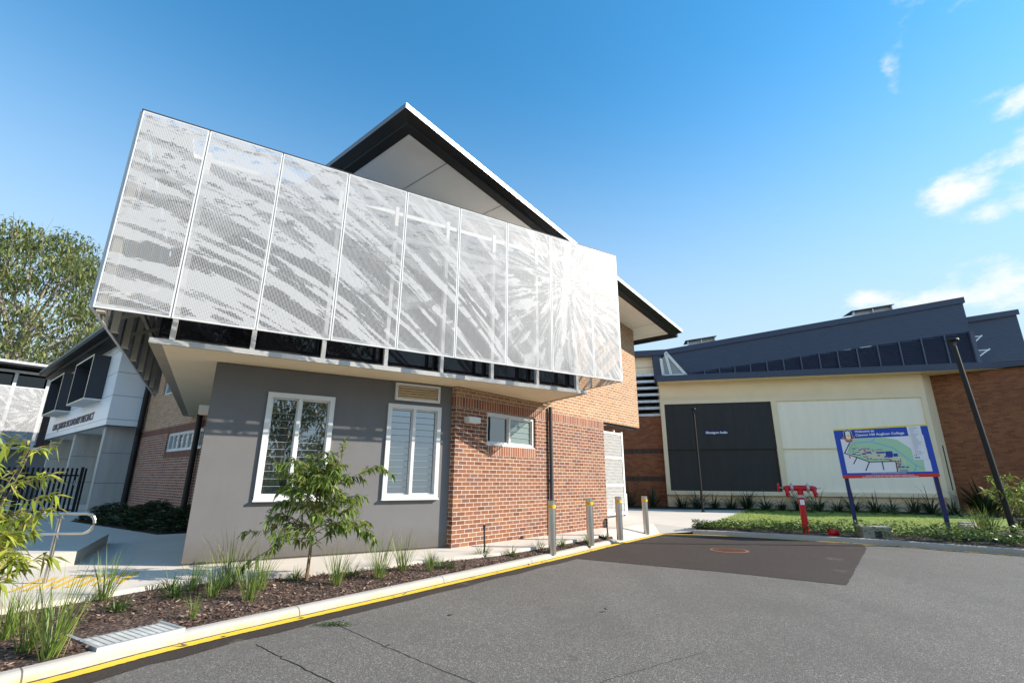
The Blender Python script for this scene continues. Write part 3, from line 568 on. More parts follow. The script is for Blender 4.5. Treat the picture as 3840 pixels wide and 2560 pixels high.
# grey rendered pod
g = MB(FB); g.holes(0, 4.9, .03, zs(3.376), [(.88, 2.05, .965, 2.85), (3.10, 4.26, .955, 2.825), (3.22, 4.21, 2.905, 3.27)], 0, .12)
g.face([(0, 8.6, .03), (0, 0, .03), (0, 0, zs(3.376)), (0, 8.6, zs(3.376))]); g.face([(0, 8.6, 0), (0, 8.6, zs(3.376)), (5, 8.6, zs(3.376)), (5, 8.6, 0)])
g.box(.015, 4.9, .015, 8.6, -.05, .03, skip='tu'); g.build('rendered_wall', M_render, B0)
window(B0, FB, .88, 2.05, .965, 2.85, .03, [.475], 13, M_pane, fw=.085, proud=.075, dep=.08)
window(B0, FB, 3.10, 4.26, .955, 2.825, .03, [.49], 13, M_pane, fw=.085, proud=.075, dep=.08)
g = MB(FB); x0, x1, z0, z1 = 3.22, 4.21, 2.905, 3.27
g.box(x0, x1, -.06, .1, z0, z0+.05); g.box(x0, x1, -.06, .1, z1-.05, z1); g.box(x0, x0+.05, -.06, .1, z0+.05, z1-.05, skip='tu'); g.box(x1-.05, x1, -.06, .1, z0+.05, z1-.05, skip='tu')
ve = g.build('vent_grille', M_alu, B0)
g = MB(FB)
for k in range(5): zz = z0+.055+k*.052; g.face([(x0+.05, -.045, zz), (x1-.05, -.045, zz), (x1-.05, .03, zz+.058), (x0+.05, .03, zz+.058)])
g.build('louvre', M_cream, ve)
# canopy and glazed band above it
cz = zs(3.376); cx0, cx1, cy = -.90, 7.55, -.95
g = MB(FB)
g.face([(cx0+.16, cy+.10, cz+.012), (cx0+.16, 9.4, cz+.012), (cx1-.1, 9.4, cz+.012), (cx1-.1, cy+.10, cz+.012)], mi=0)
g.face([(cx0, cy, cz), (cx0, 9.6, cz), (cx0+.16, 9.4, cz+.012), (cx0+.16, cy+.10, cz+.012)], mi=2); g.face([(cx0+.16, cy+.10, cz+.012), (cx1-.1, cy+.10, cz+.012), (cx1, cy, cz), (cx0, cy, cz)], mi=2)
g.face([(cx1-.1, cy+.1, cz+.012), (cx1-.1, 9.4, cz+.012), (cx1, 9.6, cz), (cx1, cy, cz)], mi=2); g.face([(cx0, 9.6, cz), (cx1, 9.6, cz), (cx1-.1, 9.4, cz+.012), (cx0+.16, 9.4, cz+.012)], mi=2)
g.box(cx0, cx1, cy, 9.6, cz, cz+.085, mi=1, skip='u'); cp = g.build('canopy', [M_cream, M_alu, mat('canopy_edge', (.36, .31, .235), .6)], B0)
for u in (-.65, .5, 1.66, 2.83, 4.01, 5.21, 6.42, 7.59):
    g = MB(FB); x = u*S; g.box(x-.035, x+.035, -.94, -.85, cz+.085, zs(6.98)); g.build('post', M_alu, B0)
g = MB(FB); g.box(-.82, 7.45, -.72, 8.5, cz+.085, zs(6.9), skip='tu'); g.build('glazing', M_glassdk, B0)
g = MB(FB); g.box(-.86, 7.5, -.74, -.70, cz+.085, cz+.16); g.build('glazing_sill', M_charcoal, B0)
g = MB(FB); g.box(-.86, 7.5, -.76, 8.5, zs(6.9), zs(6.98)); g.box(-1.46, -.86, -1.36, 8.5, zs(6.9), zs(6.98)); g.build('pod_roof_and_lid', M_white, B0)  # strip left of the pod is an added lid blocking sky behind the screen
# perforated screen: nine front panels, seven side panels, two return panels
zb, zt, yo = zs(3.67), zs(7.037), -1.55*S
ue = [k*S for k in (-1.59, -.66, .49, 1.66, 2.84, 4.04, 5.23, 6.44, 7.66, 8.56)]
M_spost = mat('side_post_beige', (.44, .39, .31), .5)
def panel(Mx, x0, x1, y, z0, z1, uoff, voff, name='screen_panel', m=None):
    g = MB(Mx); w = .018; gap = .007; x0 += gap; x1 -= gap
    U = lambda x, z: (x+uoff, z+voff)
    q = [(x0+w, y, z0+w), (x1-w, y, z0+w), (x1-w, y, z1-w), (x0+w, y, z1-w)]; g.face(q, [U(a[0], a[2]) for a in q], 0)
    for a, b, c, d in ((x0, x1, z0, z0+w), (x0, x1, z1-w, z1), (x0, x0+w, z0+w, z1-w), (x1-w, x1, z0+w, z1-w)): g.face([(a, y, c), (b, y, c), (b, y, d), (a, y, d)], mi=1)
    for a, b in (((x0, z0), (x1, z0)), ((x1, z0), (x1, z1)), ((x1, z1), (x0, z1)), ((x0, z1), (x0, z0))):
        g.face([(a[0], y, a[1]), (a[0], y+.04, a[1]), (b[0], y+.04, b[1]), (b[0], y, b[1])], mi=1)
    return g.build(name, [m or M_perf, M_alu], B0)
for a, b in zip(ue, ue[1:]): panel(FB, a, b, yo, zb, zt, -ue[0], -zb)
g = MB(FB); g.box(ue[0]-.012, ue[-1]+.012, yo-.004, yo+.05, zt+.002, zt+.022); g.build('screen_cap', M_charcoal, B0)
sp = 1.165*S
FS = FB @ Matrix.Translation((ue[0], yo, 0)) @ Matrix.Rotation(R(90), 4, 'Z')        # local x runs back along the side
FRt = FB @ Matrix.Translation((ue[-1], yo, 0)) @ Matrix.Rotation(R(90), 4, 'Z')
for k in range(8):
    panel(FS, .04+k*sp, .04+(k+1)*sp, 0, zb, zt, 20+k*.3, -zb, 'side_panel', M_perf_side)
for k in range(8):
    g = MB(FS); x = k*sp+.05+(.02 if k == 0 else 0); g.box(x-.045, x+.075, -.14, -.045, zb-.045, zt-.05); g.build('side_post', M_spost, B0)
panel(FRt, .04, .04+sp, 0, zb, zt, 2, -zb, 'return_panel'); panel(FRt, .04+sp, .04+2.05*sp, 0, zb, zt, 3, -zb, 'return_panel')
g = MB(FB)
for z in (zb+.06, zs(6.0), zt-.1): g.box(ue[0]+.1, ue[-1]-.05, yo+.06, yo+.13, z-.05 if z == zs(6.0) else z-.03, z+.05 if z == zs(6.0) else z+.03)
for x in ue[1:-1]:
    g.box(x-.022, x+.022, yo+.045, yo+.10, zb+.02, zt-.05)
    g.obox((x+.05, yo+.10, zs(6.0)-.02), (x-.25, -.9, zs(6.3)), .05, .05)
g.build('screen_frame', mat('frame_grey', (.42, .42, .42), .45), B0)
g = MB(FS); g.box(.1, 8.4, -.3, -.24, zb+.5, zb+.58); [g.obox((k*sp+.1, -.10, zb+.2), (k*sp+.1+.35, -.62, zb+.54), .06, .06) for k in range(3)]; g.build('side_bracket', M_spost, B0)
# brown brick side wall along the passage
FP = frame(-2.376, 9.122, 130.6)
g = MB(FP); g.holes(-17.4, -4.2, -.3, 2.868, [(-13.25, -9.6, 2.21, 2.868)], 0, .12); g.build('passage_wall', BD, B0)
g = MB(FP); g.box(-17.4, -4.2, -.003, .05, 2.868, 3.098, skip='btu'); g.build('passage_band', BDs, B0)
g = MB(FP); g.holes(-17.4, -4.2, 3.098, 7.6, [(-14.9, -12.2, 4.4, 5.6)], 0, .12); g.build('passage_upper_wall', brick_mat('passage_tan_brick', [(0, (.30, .155, .08)), (.5, (.38, .21, .105)), (1, (.42, .26, .14))], (.70, .63, .55)), B0)  # upper passage wall with its own tan brick palette
g = MB(FP); g.box(-13.27, -9.62, -.004, .1, 1.98, 2.208, skip='b'); o = g.build('passage_sill_band', BDs, B0)
for d in o.data.uv_layers[0].data: d.uv = (d.uv[0], d.uv[1]-1.98+2.868)
window(B0, FP, -13.25, -9.65, 2.215, 2.862, .09, [.15, .29, .43, .57, .71, .86], 3, [M_pane2, M_pane2, M_pane], fw=.07, proud=.03, sill=False)
window(B0, FP, -14.9, -12.2, 4.4, 5.6, .09, [.5], 5, M_pane2, fw=.07, proud=.03, sill=False)
for x, zt_, r_ in ((-9.78, cz-.02, .085), (-16.75, 5.6, .10)):
    g = MB(FP); pts = [(x, -.12, -.2), (x, -.12, zt_)] if x > -12 else [(x, -.12, -.2), (x, -.12, 2.95), (x+.12, -.14, 3.25), (x+.12, -.14, 5.4)]
    g.tube(pts, r_, 12); g.build('downpipe', M_dark, B0, smooth=True)
# wall lights are separate fittings
g = MB(FA); g.box(.245, .59, -.17, 0, 2.535, 2.66); g.box(.26, .575, -.155, -.01, 2.527, 2.535, 1); tag(g.build('wall_light', [M_white, M_cream]), 'small white box light on the red brick left of the sliding window', 'wall light', 'box wall lights')
g = MB(FB); g.box(-.17, 0, .72, .96, 2.47, 2.62); g.box(-.155, -.02, .735, .945, 2.462, 2.47, 1); tag(g.build('wall_light', [M_white, M_cream]), 'small white box light at the left end of the grey rendered wall under the canopy', 'wall light', 'box wall lights')

# ------------------------------------------------------------------ white clad wing with the lettering
FW = frame(-15.909, 19.120, 129.3)                # local x 0 at the near corner, -12.9 at the far end
B1 = thing('classroom_wing', FW.translation.copy(), 'white panelled wing with two dark box windows on concrete fins behind the black fence', 'building')
FWs = FW @ Matrix.Rotation(R(90-1.4), 4, 'Z')      # along the side face, running back
g = MB(FW); g.face([(-12.9, 0, 3.29), (0, 0, 3.29), (0, 0, 7.1), (-12.9, 0, 7.1)]); g.face([(-12.9, 0, 3.29), (-12.9, 6, 3.29), (0, 6, 3.29), (0, 0, 3.29)], mi=1); g.face([(-12.9, 6, 3.29), (-12.9, 0, 3.29), (-12.9, 0, 7.1), (-12.9, 6, 7.1)])
g.face([(0, 0, 3.29), (1.3, 0, 3.29), (1.3, 0, 7.1), (0, 0, 7.1)], M=FWs); g.build('cladding', [M_clad, M_soffit], B1)
g = MB(FW); g.box(-12.95, .01, -.015, .05, 3.27, 3.31); g.box(0, 1.3, -.015, .05, 3.27, 3.31, M=FWs); g.build('drip_edge', M_charcoal, B1)
for x in (-.38, -5.75, -11.5):
    g = MB(FW); g.box(x-.36, x, .12, 1.95, -.35, 3.29); f_ = g.build('concrete_fin', M_conc, B1)
    g = MB(FW)
    g.box(x-.005, x+.003, .14, 1.95, 1.1, 1.114); g.build('joint', M_charcoal, f_); g = MB(FW); g.box(x-.005, x+.003, .14, 1.95, 2.25, 2.264); g.build('joint', M_charcoal, f_)
g = MB(FW); g.box(-12.9, .0, 1.95, 2.2, -.3, 3.29); g.build('back_wall', M_conc, B1)
for x0, x1 in ((-5.05, -1.68), (-11.25, -7.75)):
    g = MB(FW); z0, z1, d = 4.42, 6.32, .57; t = .05
    g.box(x0, x1, -d, .02, z1-t, z1); g.box(x0, x1, -d, .02, z0, z0+t, mi=1); g.box(x0, x0+t, -d, .02, z0+t, z1-t, skip='tu'); g.box(x1-t, x1, -d, .02, z0+t, z1-t, skip='tu')
    bw_ = g.build('box_window', [M_charcoal, M_soffit], B1)
    g = MB(FW); y = -d-.012
    for a, b, c, e_ in ((x0, x1, z1-.06, z1), (x0, x1, z0, z0+.06), (x0, x0+.06, z0+.06, z1-.06), (x1-.06, x1, z0+.06, z1-.06)): g.box(a, b, y, y+.011, c, e_)
    g.build('frame', M_cream, bw_)
    g = MB(FW); g.box(x0+t, x1-t, -.06, -.03, z0+t, z1-t); g.build('pane', M_glassdk, bw_)
g = MB(FW); g.box(-13.6, 3.2, -.85, 7, 6.85, 6.98, mi=0); g.box(-13.6, 3.2, -.87, 7, 6.98, 7.10, mi=1); g.box(-13.6, 3.2, -.55, 7, 6.70, 6.85, mi=0); g.build('roof', [M_dark, M_roof], B1)
text('lettering', 'CHAC JUNIOR SECONDARY PRECINCT', FW @ Matrix.Translation((-11.2, -.012, 3.68)), .46, M_dletter, B1, .02, .003, fit=8.85)

# ------------------------------------------------------------------ farther block with its own screen
F2 = frame(-29.668, 30.729, 39)
B2 = thing('far_classroom_block', F2.translation.copy(), 'distant low block with perforated screen and white posts at the left edge behind the shrub', 'building')
g = MB(F2); g.box(-14, 3, .9, 8, -.3, 3.0); g.build('wall', M_render, B2)
g = MB(F2); g.box(-14, 3, .6, 8, 2.95, 3.1); g.build('ledge', M_white, B2)
g = MB(F2); g.box(-14, 3, 1.2, 8, 3.1, 7.75); g.build('glazing', M_glassdk, B2)
for x in (-10.5, -9, -7.5, -6, -4.5, -3, -1.6, -.05, 1.5): g = MB(F2); g.box(x-.08, x+.08, .7, .86, 3.1, 7.75); g.build('post', M_alu, B2)
g = MB(F2); g.box(-14, 3, .65, .8, 7.62, 7.78); g.build('head_rail', M_alu, B2)
g = MB(F2); g.box(-14, 2.2, -.6, 8, 7.9, 8.02, mi=0); g.box(-14, 2.3, -.62, 8, 8.02, 8.16, mi=1); g.build('roof', [M_dark, M_fascia], B2)
g = MB(F2); g.face([(-12, 0, 3.27), (.02, 0, 3.27), (.02, 0, 6.66), (-12, 0, 6.66)], [(-4, 0), (8, 0), (8, 3.3), (-4, 3.3)]); g.box(-12, .02, 0, .05, 6.66, 6.70, 1); g.box(-12, .02, 0, .05, 3.23, 3.27, 1); g.build('screen', [M_perf, M_alu], B2)

# ------------------------------------------------------------------ auditorium
FF = frame(7.482, 24.209, 104)
B3 = thing('auditorium', FF.translation.copy(), 'cream auditorium with a dark and a white recessed wall panel under navy sloping clerestory', 'building')
g = MB(FF); g.box(0, 11.42, 0, 6, 0, 6.06, skip='ut'); g.build('wall', M_ylw, B3)
g = MB(FF); d = -.16
g.box(-.02, 11.34, d, 0, 4.98, 5.17); g.box(-.02, 11.34, d, 0, .70, .88); g.box(-.02, .17, d, 0, .88, 4.98, skip='tu'); g.box(5.02, 5.26, d, 0, .88, 4.98, skip='tu'); g.box(11.14, 11.34, d, 0, .88, 4.98, skip='tu'); g.build('trim', M_trim, B3)
for nm, x0, x1, m in (('dark_panel', .17, 5.02, M_pdark), ('white_panel', 5.26, 11.14, M_pwhite)):
    g = MB(FF); g.box(x0, x1, -.105, 0, 2.78, 4.98); g.box(x0, x1, -.035, 0, .88, 2.78); g.build(nm, m, B3)
g = MB(FF); g.box(1.93, 3.02, -.108, -.105, 3.42, 3.72); bd = g.build('name_plate', mat('plate_navy', (.012, .012, .05), .5), B3)
text('lettering', 'Ghostgum Audio', FF @ Matrix.Translation((1.98, -.112, 3.52)), .15, M_letter, bd, .004, .004, fit=.98)
g = MB(FF); g.box(-.12, 22, -.55, -.5, 6.08, 6.36); g.box(-.12, -.07, -.5, 4, 6.08, 6.36); g.box(2.35, 2.37, -.556, -.55, 6.08, 6.36); g.box(5.9, 5.92, -.556, -.55, 6.08, 6.36); g.build('fascia', M_nfas, B3)
g = MB(FF); g.box(-.07, 22, -.5, 5, 6.06, 6.075); g.build('soffit', M_cream, B3)
g = MB(FF); g.box(-.07, 22, -.5, 6, 6.3, 6.35); g.build('roof', M_roof, B3)
CB = lambda x: 6.94+(x-1.45)*(8.45-6.98)/(14.82-1.6)            # top of the louvre band
CT = lambda x: 8.33+(x-.5)*(10.2-8.33)/(14.89-.5)               # top of the clerestory
FC = FF @ Matrix.Translation((0, 2.0, 0))
g = MB(FC); xs_ = [.2, 1.45, 4, 8, 12, 14.89]
for a, b in zip(xs_, xs_[1:]): g.face([(a, 0, CB(max(a, 1.2))), (b, 0, CB(b)), (b, 0, CT(b)-.3), (a, 0, CT(a)-.3)])
g.face([(.2, 0, 6.3), (1.45, 0, 6.3), (1.45, 0, CB(1.45)), (.2, 0, CB(1.2))]); g.face([(14.89, 0, 6.3), (14.89, 9, 6.3), (14.89, 9, CT(14.89)), (14.89, 0, CT(14.89))]); g.face([(.2, 9, 6.3), (.2, 0, 6.3), (.2, 0, CT(.2)), (.2, 9, CT(.2))]); g.build('clerestory', M_corr, B3)
g = MB(FC); g.face([(.1, -.06, CT(.1)-.3), (14.97, -.06, CT(14.97)-.3), (14.97, -.06, CT(14.97)), (.1, -.06, CT(.1))]); g.face([(.1, -.06, CT(.1)), (14.97, -.06, CT(14.97)), (14.97, 9, CT(14.97)), (.1, 9, CT(.1))]); g.face([(14.97, -.06, CT(14.97)-.3), (14.97, 9, CT(14.97)-.3), (14.97, 9, CT(14.97)), (14.97, -.06, CT(14.97))]); g.face([(.1, 0, CT(.1)-.3), (14.97, 0, CT(14.97)-.3), (14.97, -.06, CT(14.97)-.3), (.1, -.06, CT(.1)-.3)]); g.build('parapet', M_nfas, B3)
mull = [1.45, 1.8, 2.52, 3.28, 4.05, 4.82, 5.63, 6.43, 7.27, 8.13, 8.99, 9.88, 10.81, 11.78, 12.75, 13.75, 14.82]
for a, b in zip(mull, mull[1:]):
    g = MB(FC)
    g.face([(a, .06, 6.3), (b, .06, 6.3), (b, .06, CB(b)), (a, .06, CB(a))], mi=1)
    g.box(b-.03, b+.03, -.06, .02, 6.3, CB(b), mi=2); z = 6.35
    while z < CB(b)-.03:
        aa = a if z < CB(a)-.03 else a+(z+.03-CB(a))/(CB(b)-CB(a))*(b-a)
        g.face([(aa, -.04, z), (b, -.04, z), (b, .05, z+.085), (aa, .05, z+.085)], mi=0); z += .105
    g.build('louvre_panel', [M_nlou, M_nfas, mat('mullion_navy', (.062, .072, .108), .4) if 'mullion_navy' not in bpy.data.materials else bpy.data.materials['mullion_navy']], B3)
g = MB(FC); g.box(14.82, 14.98, -.08, .3, 6.3, CB(14.9)); g.build('end_post', bpy.data.materials['mullion_navy'], B3)
for x0, x1 in ((1.85, 3.25), (10.15, 11.9)):
    g = MB(FC); za, zb_ = CT(x0), CT(x1)
    g.face([(x0, .3, za-.1), (x1, .3, zb_-.1), (x1, .3, zb_+.30), (x0, .3, za+.30)], mi=0); g.face([(x0-.15, .05, za+.30), (x1+.1, .05, zb_+.30), (x1+.1, 1.2, zb_+.36), (x0-.15, 1.2, za+.36)], mi=1); g.face([(x0-.15, .05, za+.26), (x1+.1, .05, zb_+.26), (x1+.1, .05, zb_+.31), (x0-.15, .05, za+.31)], mi=1)
    xm = (x0+x1)/2
    for xx, zz in ((x0, za), (xm, (za+zb_)/2), (x1, zb_)): g.box(xx-.02, xx+.02, .1, .3, zz-.1, zz+.28, mi=2)
    g.build('roof_vent', [M_white, M_dark, M_fascia], B3)
g = MB(FC); c0, c1 = 9.42, 9.74
g.face([(14.98, 1.2, 6.3), (17.72, 1.2, 6.3), (17.72, 1.2, c1), (14.98, 1.2, c0)]); g.face([(17.72, 1.2, 6.3), (17.72, 9, 6.3), (17.72, 9, c1), (17.72, 1.2, c1)]); g.build('lower_clerestory', M_corr, B3)
g = MB(FC); g.face([(14.98, 1.1, c0-.28), (17.80, 1.1, c1-.28), (17.80, 1.1, c1), (14.98, 1.1, c0)]); g.face([(14.98, 1.1, c0), (17.80, 1.1, c1), (17.80, 9, c1), (14.98, 9, c0)]); g.build('lower_parapet', M_nfas, B3)
for z, w in ((8.25, .55), (7.55, .72), (6.75, 1.1)):
    g = MB(FC); g.box(14.98, 14.98+w, .35, 1.15, z-.02, z+.02); g.obox((14.99, .35, z-.45), (14.98+w, .35, z+.05), .05, .05) if z > 7 else g.box(14.98, 16.1, .3, .36, z-.12, z+.1); g.build('sun_shade', [M_galv], B3)
# splayed side face and brick wing on the right
c2 = FF @ Vector((11.42, 0, 0)); FR0 = frame(c2.x, c2.y, 60); e2 = FR0 @ Vector((.85, 0, 0)); FR1 = frame(e2.x, e2.y, 130.6)
g = MB(FR0); g.box(0, .85, 0, 1, 0, 6.06, skip='utb'); g.build('side_wall', M_ylw, B3)
g = MB(FR0); g.box(.55, .64, -.012, 0, 1.0, 2.9); g.box(.47, .55, -.014, 0, 1.0, 2.9, 1); g.build('slot_window', [M_trim, M_dark], B3)
g = MB(FR1); g.box(-.05, 4.2, 0, 8, 0, 6.06, skip='ut'); g.build('brick_wing', BA, B3)
g = MB(FR1); g.box(-.3, 4.4, -.2, 8, 6.08, 6.30); g.build('wing_roof', M_corr, B3)
# link between the brick building and the auditorium
g = MB(FF); g.box(-9, -.02, .25, .6, 0, 4.45, skip='ut'); g.build('link_wall', BA, B3)
for z in (2.62, 1.30):
    g = MB(FF); g.box(-9, -.02, .245, .25, z, z+.235, skip='b'); o = g.build('link_band', BAd, B3)
    for dd_ in o.data.uv_layers[0].data: dd_.uv = (dd_.uv[0], dd_.uv[1]-z+2.868)
g = MB(FF); g.box(-9, -.02, .8, .9, 4.45, 7.6); g.build('link_glazing', M_glassdk, B3)
for k in range(7):
    g = MB(FF); z = 4.46+k*.345; g.box(-9, -.05 if k > 4 else .05, .2, .5, z, z+.12); g.build('link_louvre', M_galv, B3)
g = MB(FF); g.box(-9, -.22, .3, .5, 7.02, 7.54); g.box(-9, -.2, .33, .5, 6.62, 7.0); g.build('link_panel', M_cream, B3)
g = MB(FF); g.box(-9, .5, -.1, .6, 7.54, 7.82); g.box(-.2, .22, -.05, .6, 6.1, 7.56); g.build('link_fascia', M_nfas, B3)
g = MB(FF)
for a, b in (((.42, -.3, 7.62), (1.35, -.3, 6.34)), ((.42, -.3, 7.55), (.62, -.3, 6.36)), ((.18, -.3, 7.3), (.24, -.3, 6.36)), ((.18, -.3, 6.39), (1.35, -.3, 6.39))): g.obox(a, b, .10, .13)
sk = g.build('skylight_frame', M_white, B3)
g = MB(FF); g.face([(.2, -.28, 6.4), (1.3, -.28, 6.4), (.42, -.28, 7.55), (.2, -.28, 7.2)]); g.build('pane', mat('skylight_pane', (.30, .31, .30), .3), sk)

# ------------------------------------------------------------------ white perforated gate under the overhang
G0 = FA @ Vector((8.3, 1.5, 0)); FG = frame(G0.x, G0.y, 40.6)
gt = thing('gate', G0, 'white perforated metal gate leaf beside the brick corner under the overhanging tan wall', 'gate')
g = MB(FG); x0, x1 = 0, 1.92
for z0, z1 in ((.2, 1.12), (1.2, 2.1), (2.18, 3.02)): g.face([(x0+.05, 0, z0), (x1-.05, 0, z0), (x1-.05, 0, z1), (x0+.05, 0, z1)], mi=0)
g.build('gate_sheet', M_gate, gt)
g = MB(FG)
for z0, z1 in ((.12, .2), (1.12, 1.2), (2.1, 2.18), (3.02, 3.1)): g.box(x0+.05, x1-.05, -.02, .03, z0, z1)
g.box(x0, x0+.05, -.02, .03, .12, 3.1, skip=''); g.box(x1-.05, x1, -.02, .03, .12, 3.1); g.build('gate_frame', M_white, gt)
g = MB(FG); g.box(x1+.02, x1+.10, 0, .08, 0, 3.16); g.box(x1-.5, x1-.45, .04, .1, 3.1, 3.2); g.build('gate_post', M_white, gt)
g = MB(FG); g.box(x1-.02, x1+.16, -.01, .5, .1, .85); g.build('lock_guard', M_alu, gt)

# ------------------------------------------------------------------ bollards
def bollard(loc, label):
    t = thing('bollard', loc, label, 'bollard', 'stainless bollards along the path edge'); M = Matrix.Translation(loc); r_, h = .082, 1.0
    g = MB(M); g.tube([(0, 0, -.05), (0, 0, h-.03)], r_, 24, cap=False); g.build('tube', M_steel, t, True)
    g = MB(M); g.tube([(0, 0, h-.03), (0, 0, h-.008), (0, 0, h)], [r_, r_, r_-.01], 24); g.build('cap', M_steel, t)
    g = MB(M); g.tube([(0, 0, h-.155), (0, 0, h-.085)], r_+.003, 24, cap=False); g.build('yellow_band', M_yel2, t, True); return t
bl = bollard((.861, 10.79, -.08), 'stainless bollard nearest the camera, standing in mulch in front of the black downpipe')
for (x, y, z), lab in zip([(1.86, 12.1, -.07), (2.76, 13.08, -.06), (3.96, 15.06, -.11)],
        ['second stainless bollard, standing among tufts before the right end of the brick wall', 'stainless bollard standing at the end of the kerb in front of the white gate', 'farthest stainless bollard, alone on bare concrete right of the white gate']):
    c = copy_tree(bl); c.location = (x, y, z); c['label'] = lab; c.rotation_euler.z = x

# ------------------------------------------------------------------ lamp posts
def lamp(name, loc, h, r_, label, lean=(0, 0)):
    t = thing(name, loc, label, 'lamp post'); q = Vector(loc); tp = q+Vector((lean[0], lean[1], h)); g = MB()
    g.tube([q, q.lerp(tp, .5), tp], [r_, r_*.93, r_*.86], 16); g.build('pole', M_dark, t, True)
    g = MB(); g.tube([q+Vector((0, 0, -.02)), q+Vector((0, 0, .03))], r_*2, 16); g.build('base_plate', M_dark, t)
    g = MB(Matrix.Translation(tp)); g.box(-.05, .05, -.05, .05, -.02, .14); g.build('bracket', M_dark, t)
    g = MB(Matrix.Translation(tp)@Matrix.Rotation(R(-8), 4, 'Z')); g.tube([(0, 0, .13), (0, 0, .15), (0, 0, .20)], [.05, r_*2.2, r_*2.1], 20); g.build('lamp_head', M_dark, t); return t
lamp('lamp_post', (12.52, 12.81, -.06), 5.02, .068, 'tall black lamp post leaning left in front of the brick wing at the right edge', (-.30, .05))
lamp('lamp_post', (7.98, 21.2, .085), 4.1, .05, 'slim black lamp post standing on the paving in front of the charcoal wall panel')

# ------------------------------------------------------------------ map sign
sgL = Vector((9.84, 14.74, 0)); SGA = 118
FSg = frame(9.80, 14.74, SGA) @ Matrix.Rotation(R(-1.4), 4, 'Y')
SG = thing('map_sign', Vector((9.84, 14.74, -.08)), 'blue framed campus map sign on two navy posts behind the kerb', 'sign')
Wd, z0, Ht = 2.24, 1.43, 1.43
for x in (.04, Wd-.14): g = MB(FSg); g.box(x, x+.10, .03, .09, -.15, z0+Ht-.02); g.build('post', M_navy, SG)
g = MB(FSg); g.box(0, Wd, 0, .03, z0, z0+Ht); board = g.build('board', M_blue, SG)
BX = lambda u: u*Wd
BZ = lambda v: z0+v*Ht
def pan(rects, y, m, name):
    g = MB(FSg)
    for u0, u1, v0, v1 in rects: g.box(BX(u0), BX(u1), y, y+.0012, BZ(v0), BZ(v1), skip='b')
    return g.build(name, m, board)
mw_, mg_, mriv, mroad, mbld, myel, mred, mgrey, mcrm = M_map
pan([(0, 1, .968, 1.0)], -.0015, myel, 'yellow_strip'); pan([(0, 1, 0, .062)], -.0015, mred, 'red_strip')
g = MB(FSg); g.face([(BX(u), -.0015, BZ(v)) for u, v in ((.059, .102), (.941, .102), (.941, .788), (.059, .788))]); g.build('map_sheet', mw_, board)
g = MB(FSg); g.face([(BX(u), -.003, BZ(v)) for u, v in [(.101, .508), (.322, .312), (.604, .313), (.596, .106), (.871, .106), (.878, .333), (.787, .33), (.784, .539), (.662, .725), (.529, .784), (.226, .781), (.172, .767)][::1]]); g.build('map_land', mg_, board)
g = MB(FSg); g.face([(BX(u), -.0036, BZ(v)) for u, v in [(.18, .50), (.33, .38), (.6, .34), (.66, .30), (.69, .2), (.70, .34), (.56, .50), (.45, .50), (.36, .53), (.25, .60)]]); g.build('map_courtyard', mcrm, board)
def lines(pls, w, y, m, name):
    g = MB(FSg)
    for P in pls:
        for a, b in zip(P, P[1:]):
            A, B_ = Vector((BX(a[0]), BZ(a[1]))), Vector((BX(b[0]), BZ(b[1]))); d = (B_-A).normalized(); n = Vector((-d.y, d.x))*w/2; A -= d*w*.3; B_ += d*w*.3
            g.face([(A.x-n.x, y, A.y-n.y), (B_.x-n.x, y, B_.y-n.y), (B_.x+n.x, y, B_.y+n.y), (A.x+n.x, y, A.y+n.y)])
    return g.build(name, m, board)
lines([[(.164, .698), (.391, .712), (.605, .569), (.69, .413), (.793, .221), (.855, .157)], [(.391, .712), (.441, .779)], [(.793, .221), (.771, .133), (.753, .106)]], .022, -.0042, mriv, 'map_river')
lines([[(.166, .737), (.077, .509)], [(.068, .505), (.199, .409), (.322, .312), (.598, .309), (.592, .11)], [(.199, .409), (.149, .282)], [(.322, .312), (.265, .143)], [(.456, .303), (.456, .153)]], .026, -.0048, mroad, 'map_roads')
lines([[(.13, .45), (.14, .58), (.18, .66), (.21, .66), (.215, .60), (.15, .59)], [(.2, .6), (.28, .57), (.35, .53), (.40, .50), (.44, .56)]], .010, -.0054, mgrey, 'map_drives')
pan([(.26, .36, .555, .59), (.375, .395, .51, .56), (.42, .49, .53, .555), (.615, .70, .106, .15)], -.0058, mgrey, 'map_car_parks')
bl_ = [(.184, .579, .035, .014), (.245, .554, .028, .018), (.172, .53, .014, .012), (.217, .513, .05, .012), (.284, .475, .045, .03), (.336, .497, .05, .032), (.362, .475, .01, .02), (.176, .478, .04, .022), (.227, .455, .05, .013), (.296, .417, .055, .013), (.313, .373, .022, .022), (.346, .374, .024, .02), (.394, .356, .055, .012), (.451, .356, .033, .012), (.513, .357, .062, .014), (.46, .487, .09, .032), (.548, .458, .075, .10), (.612, .43, .045, .06), (.508, .403, .034, .026), (.553, .40, .05, .03), (.436, .43, .03, .02), (.624, .305, .016, .028), (.648, .306, .016, .025), (.633, .257, .028, .022), (.626, .219, .026, .024), (.659, .198, .034, .026), (.703, .192, .028, .024), (.65, .345, .014, .016)]
pan([(u-w/2, u+w/2, v-h/2, v+h/2) for u, v, w, h in bl_], -.0064, mbld, 'map_buildings')
g = MB(FSg)
for u, v, a in ((.123, .425, 90), (.299, .530, -60), (.548, .335, 30), (.606, .27, 160), (.615, .19, 190)):
    c, s_ = math.cos(R(a)), math.sin(R(a)); k = .045
    g.face([(BX(u)+k*(c*px-s_*pz), -.0072, BZ(v)+k*(s_*px+c*pz)) for px, pz in ((-1, -.28), (0, -.28), (0, -.6), (1, 0), (0, .6), (0, .28), (-1, .28))])
g.build('map_arrows', mred, board)
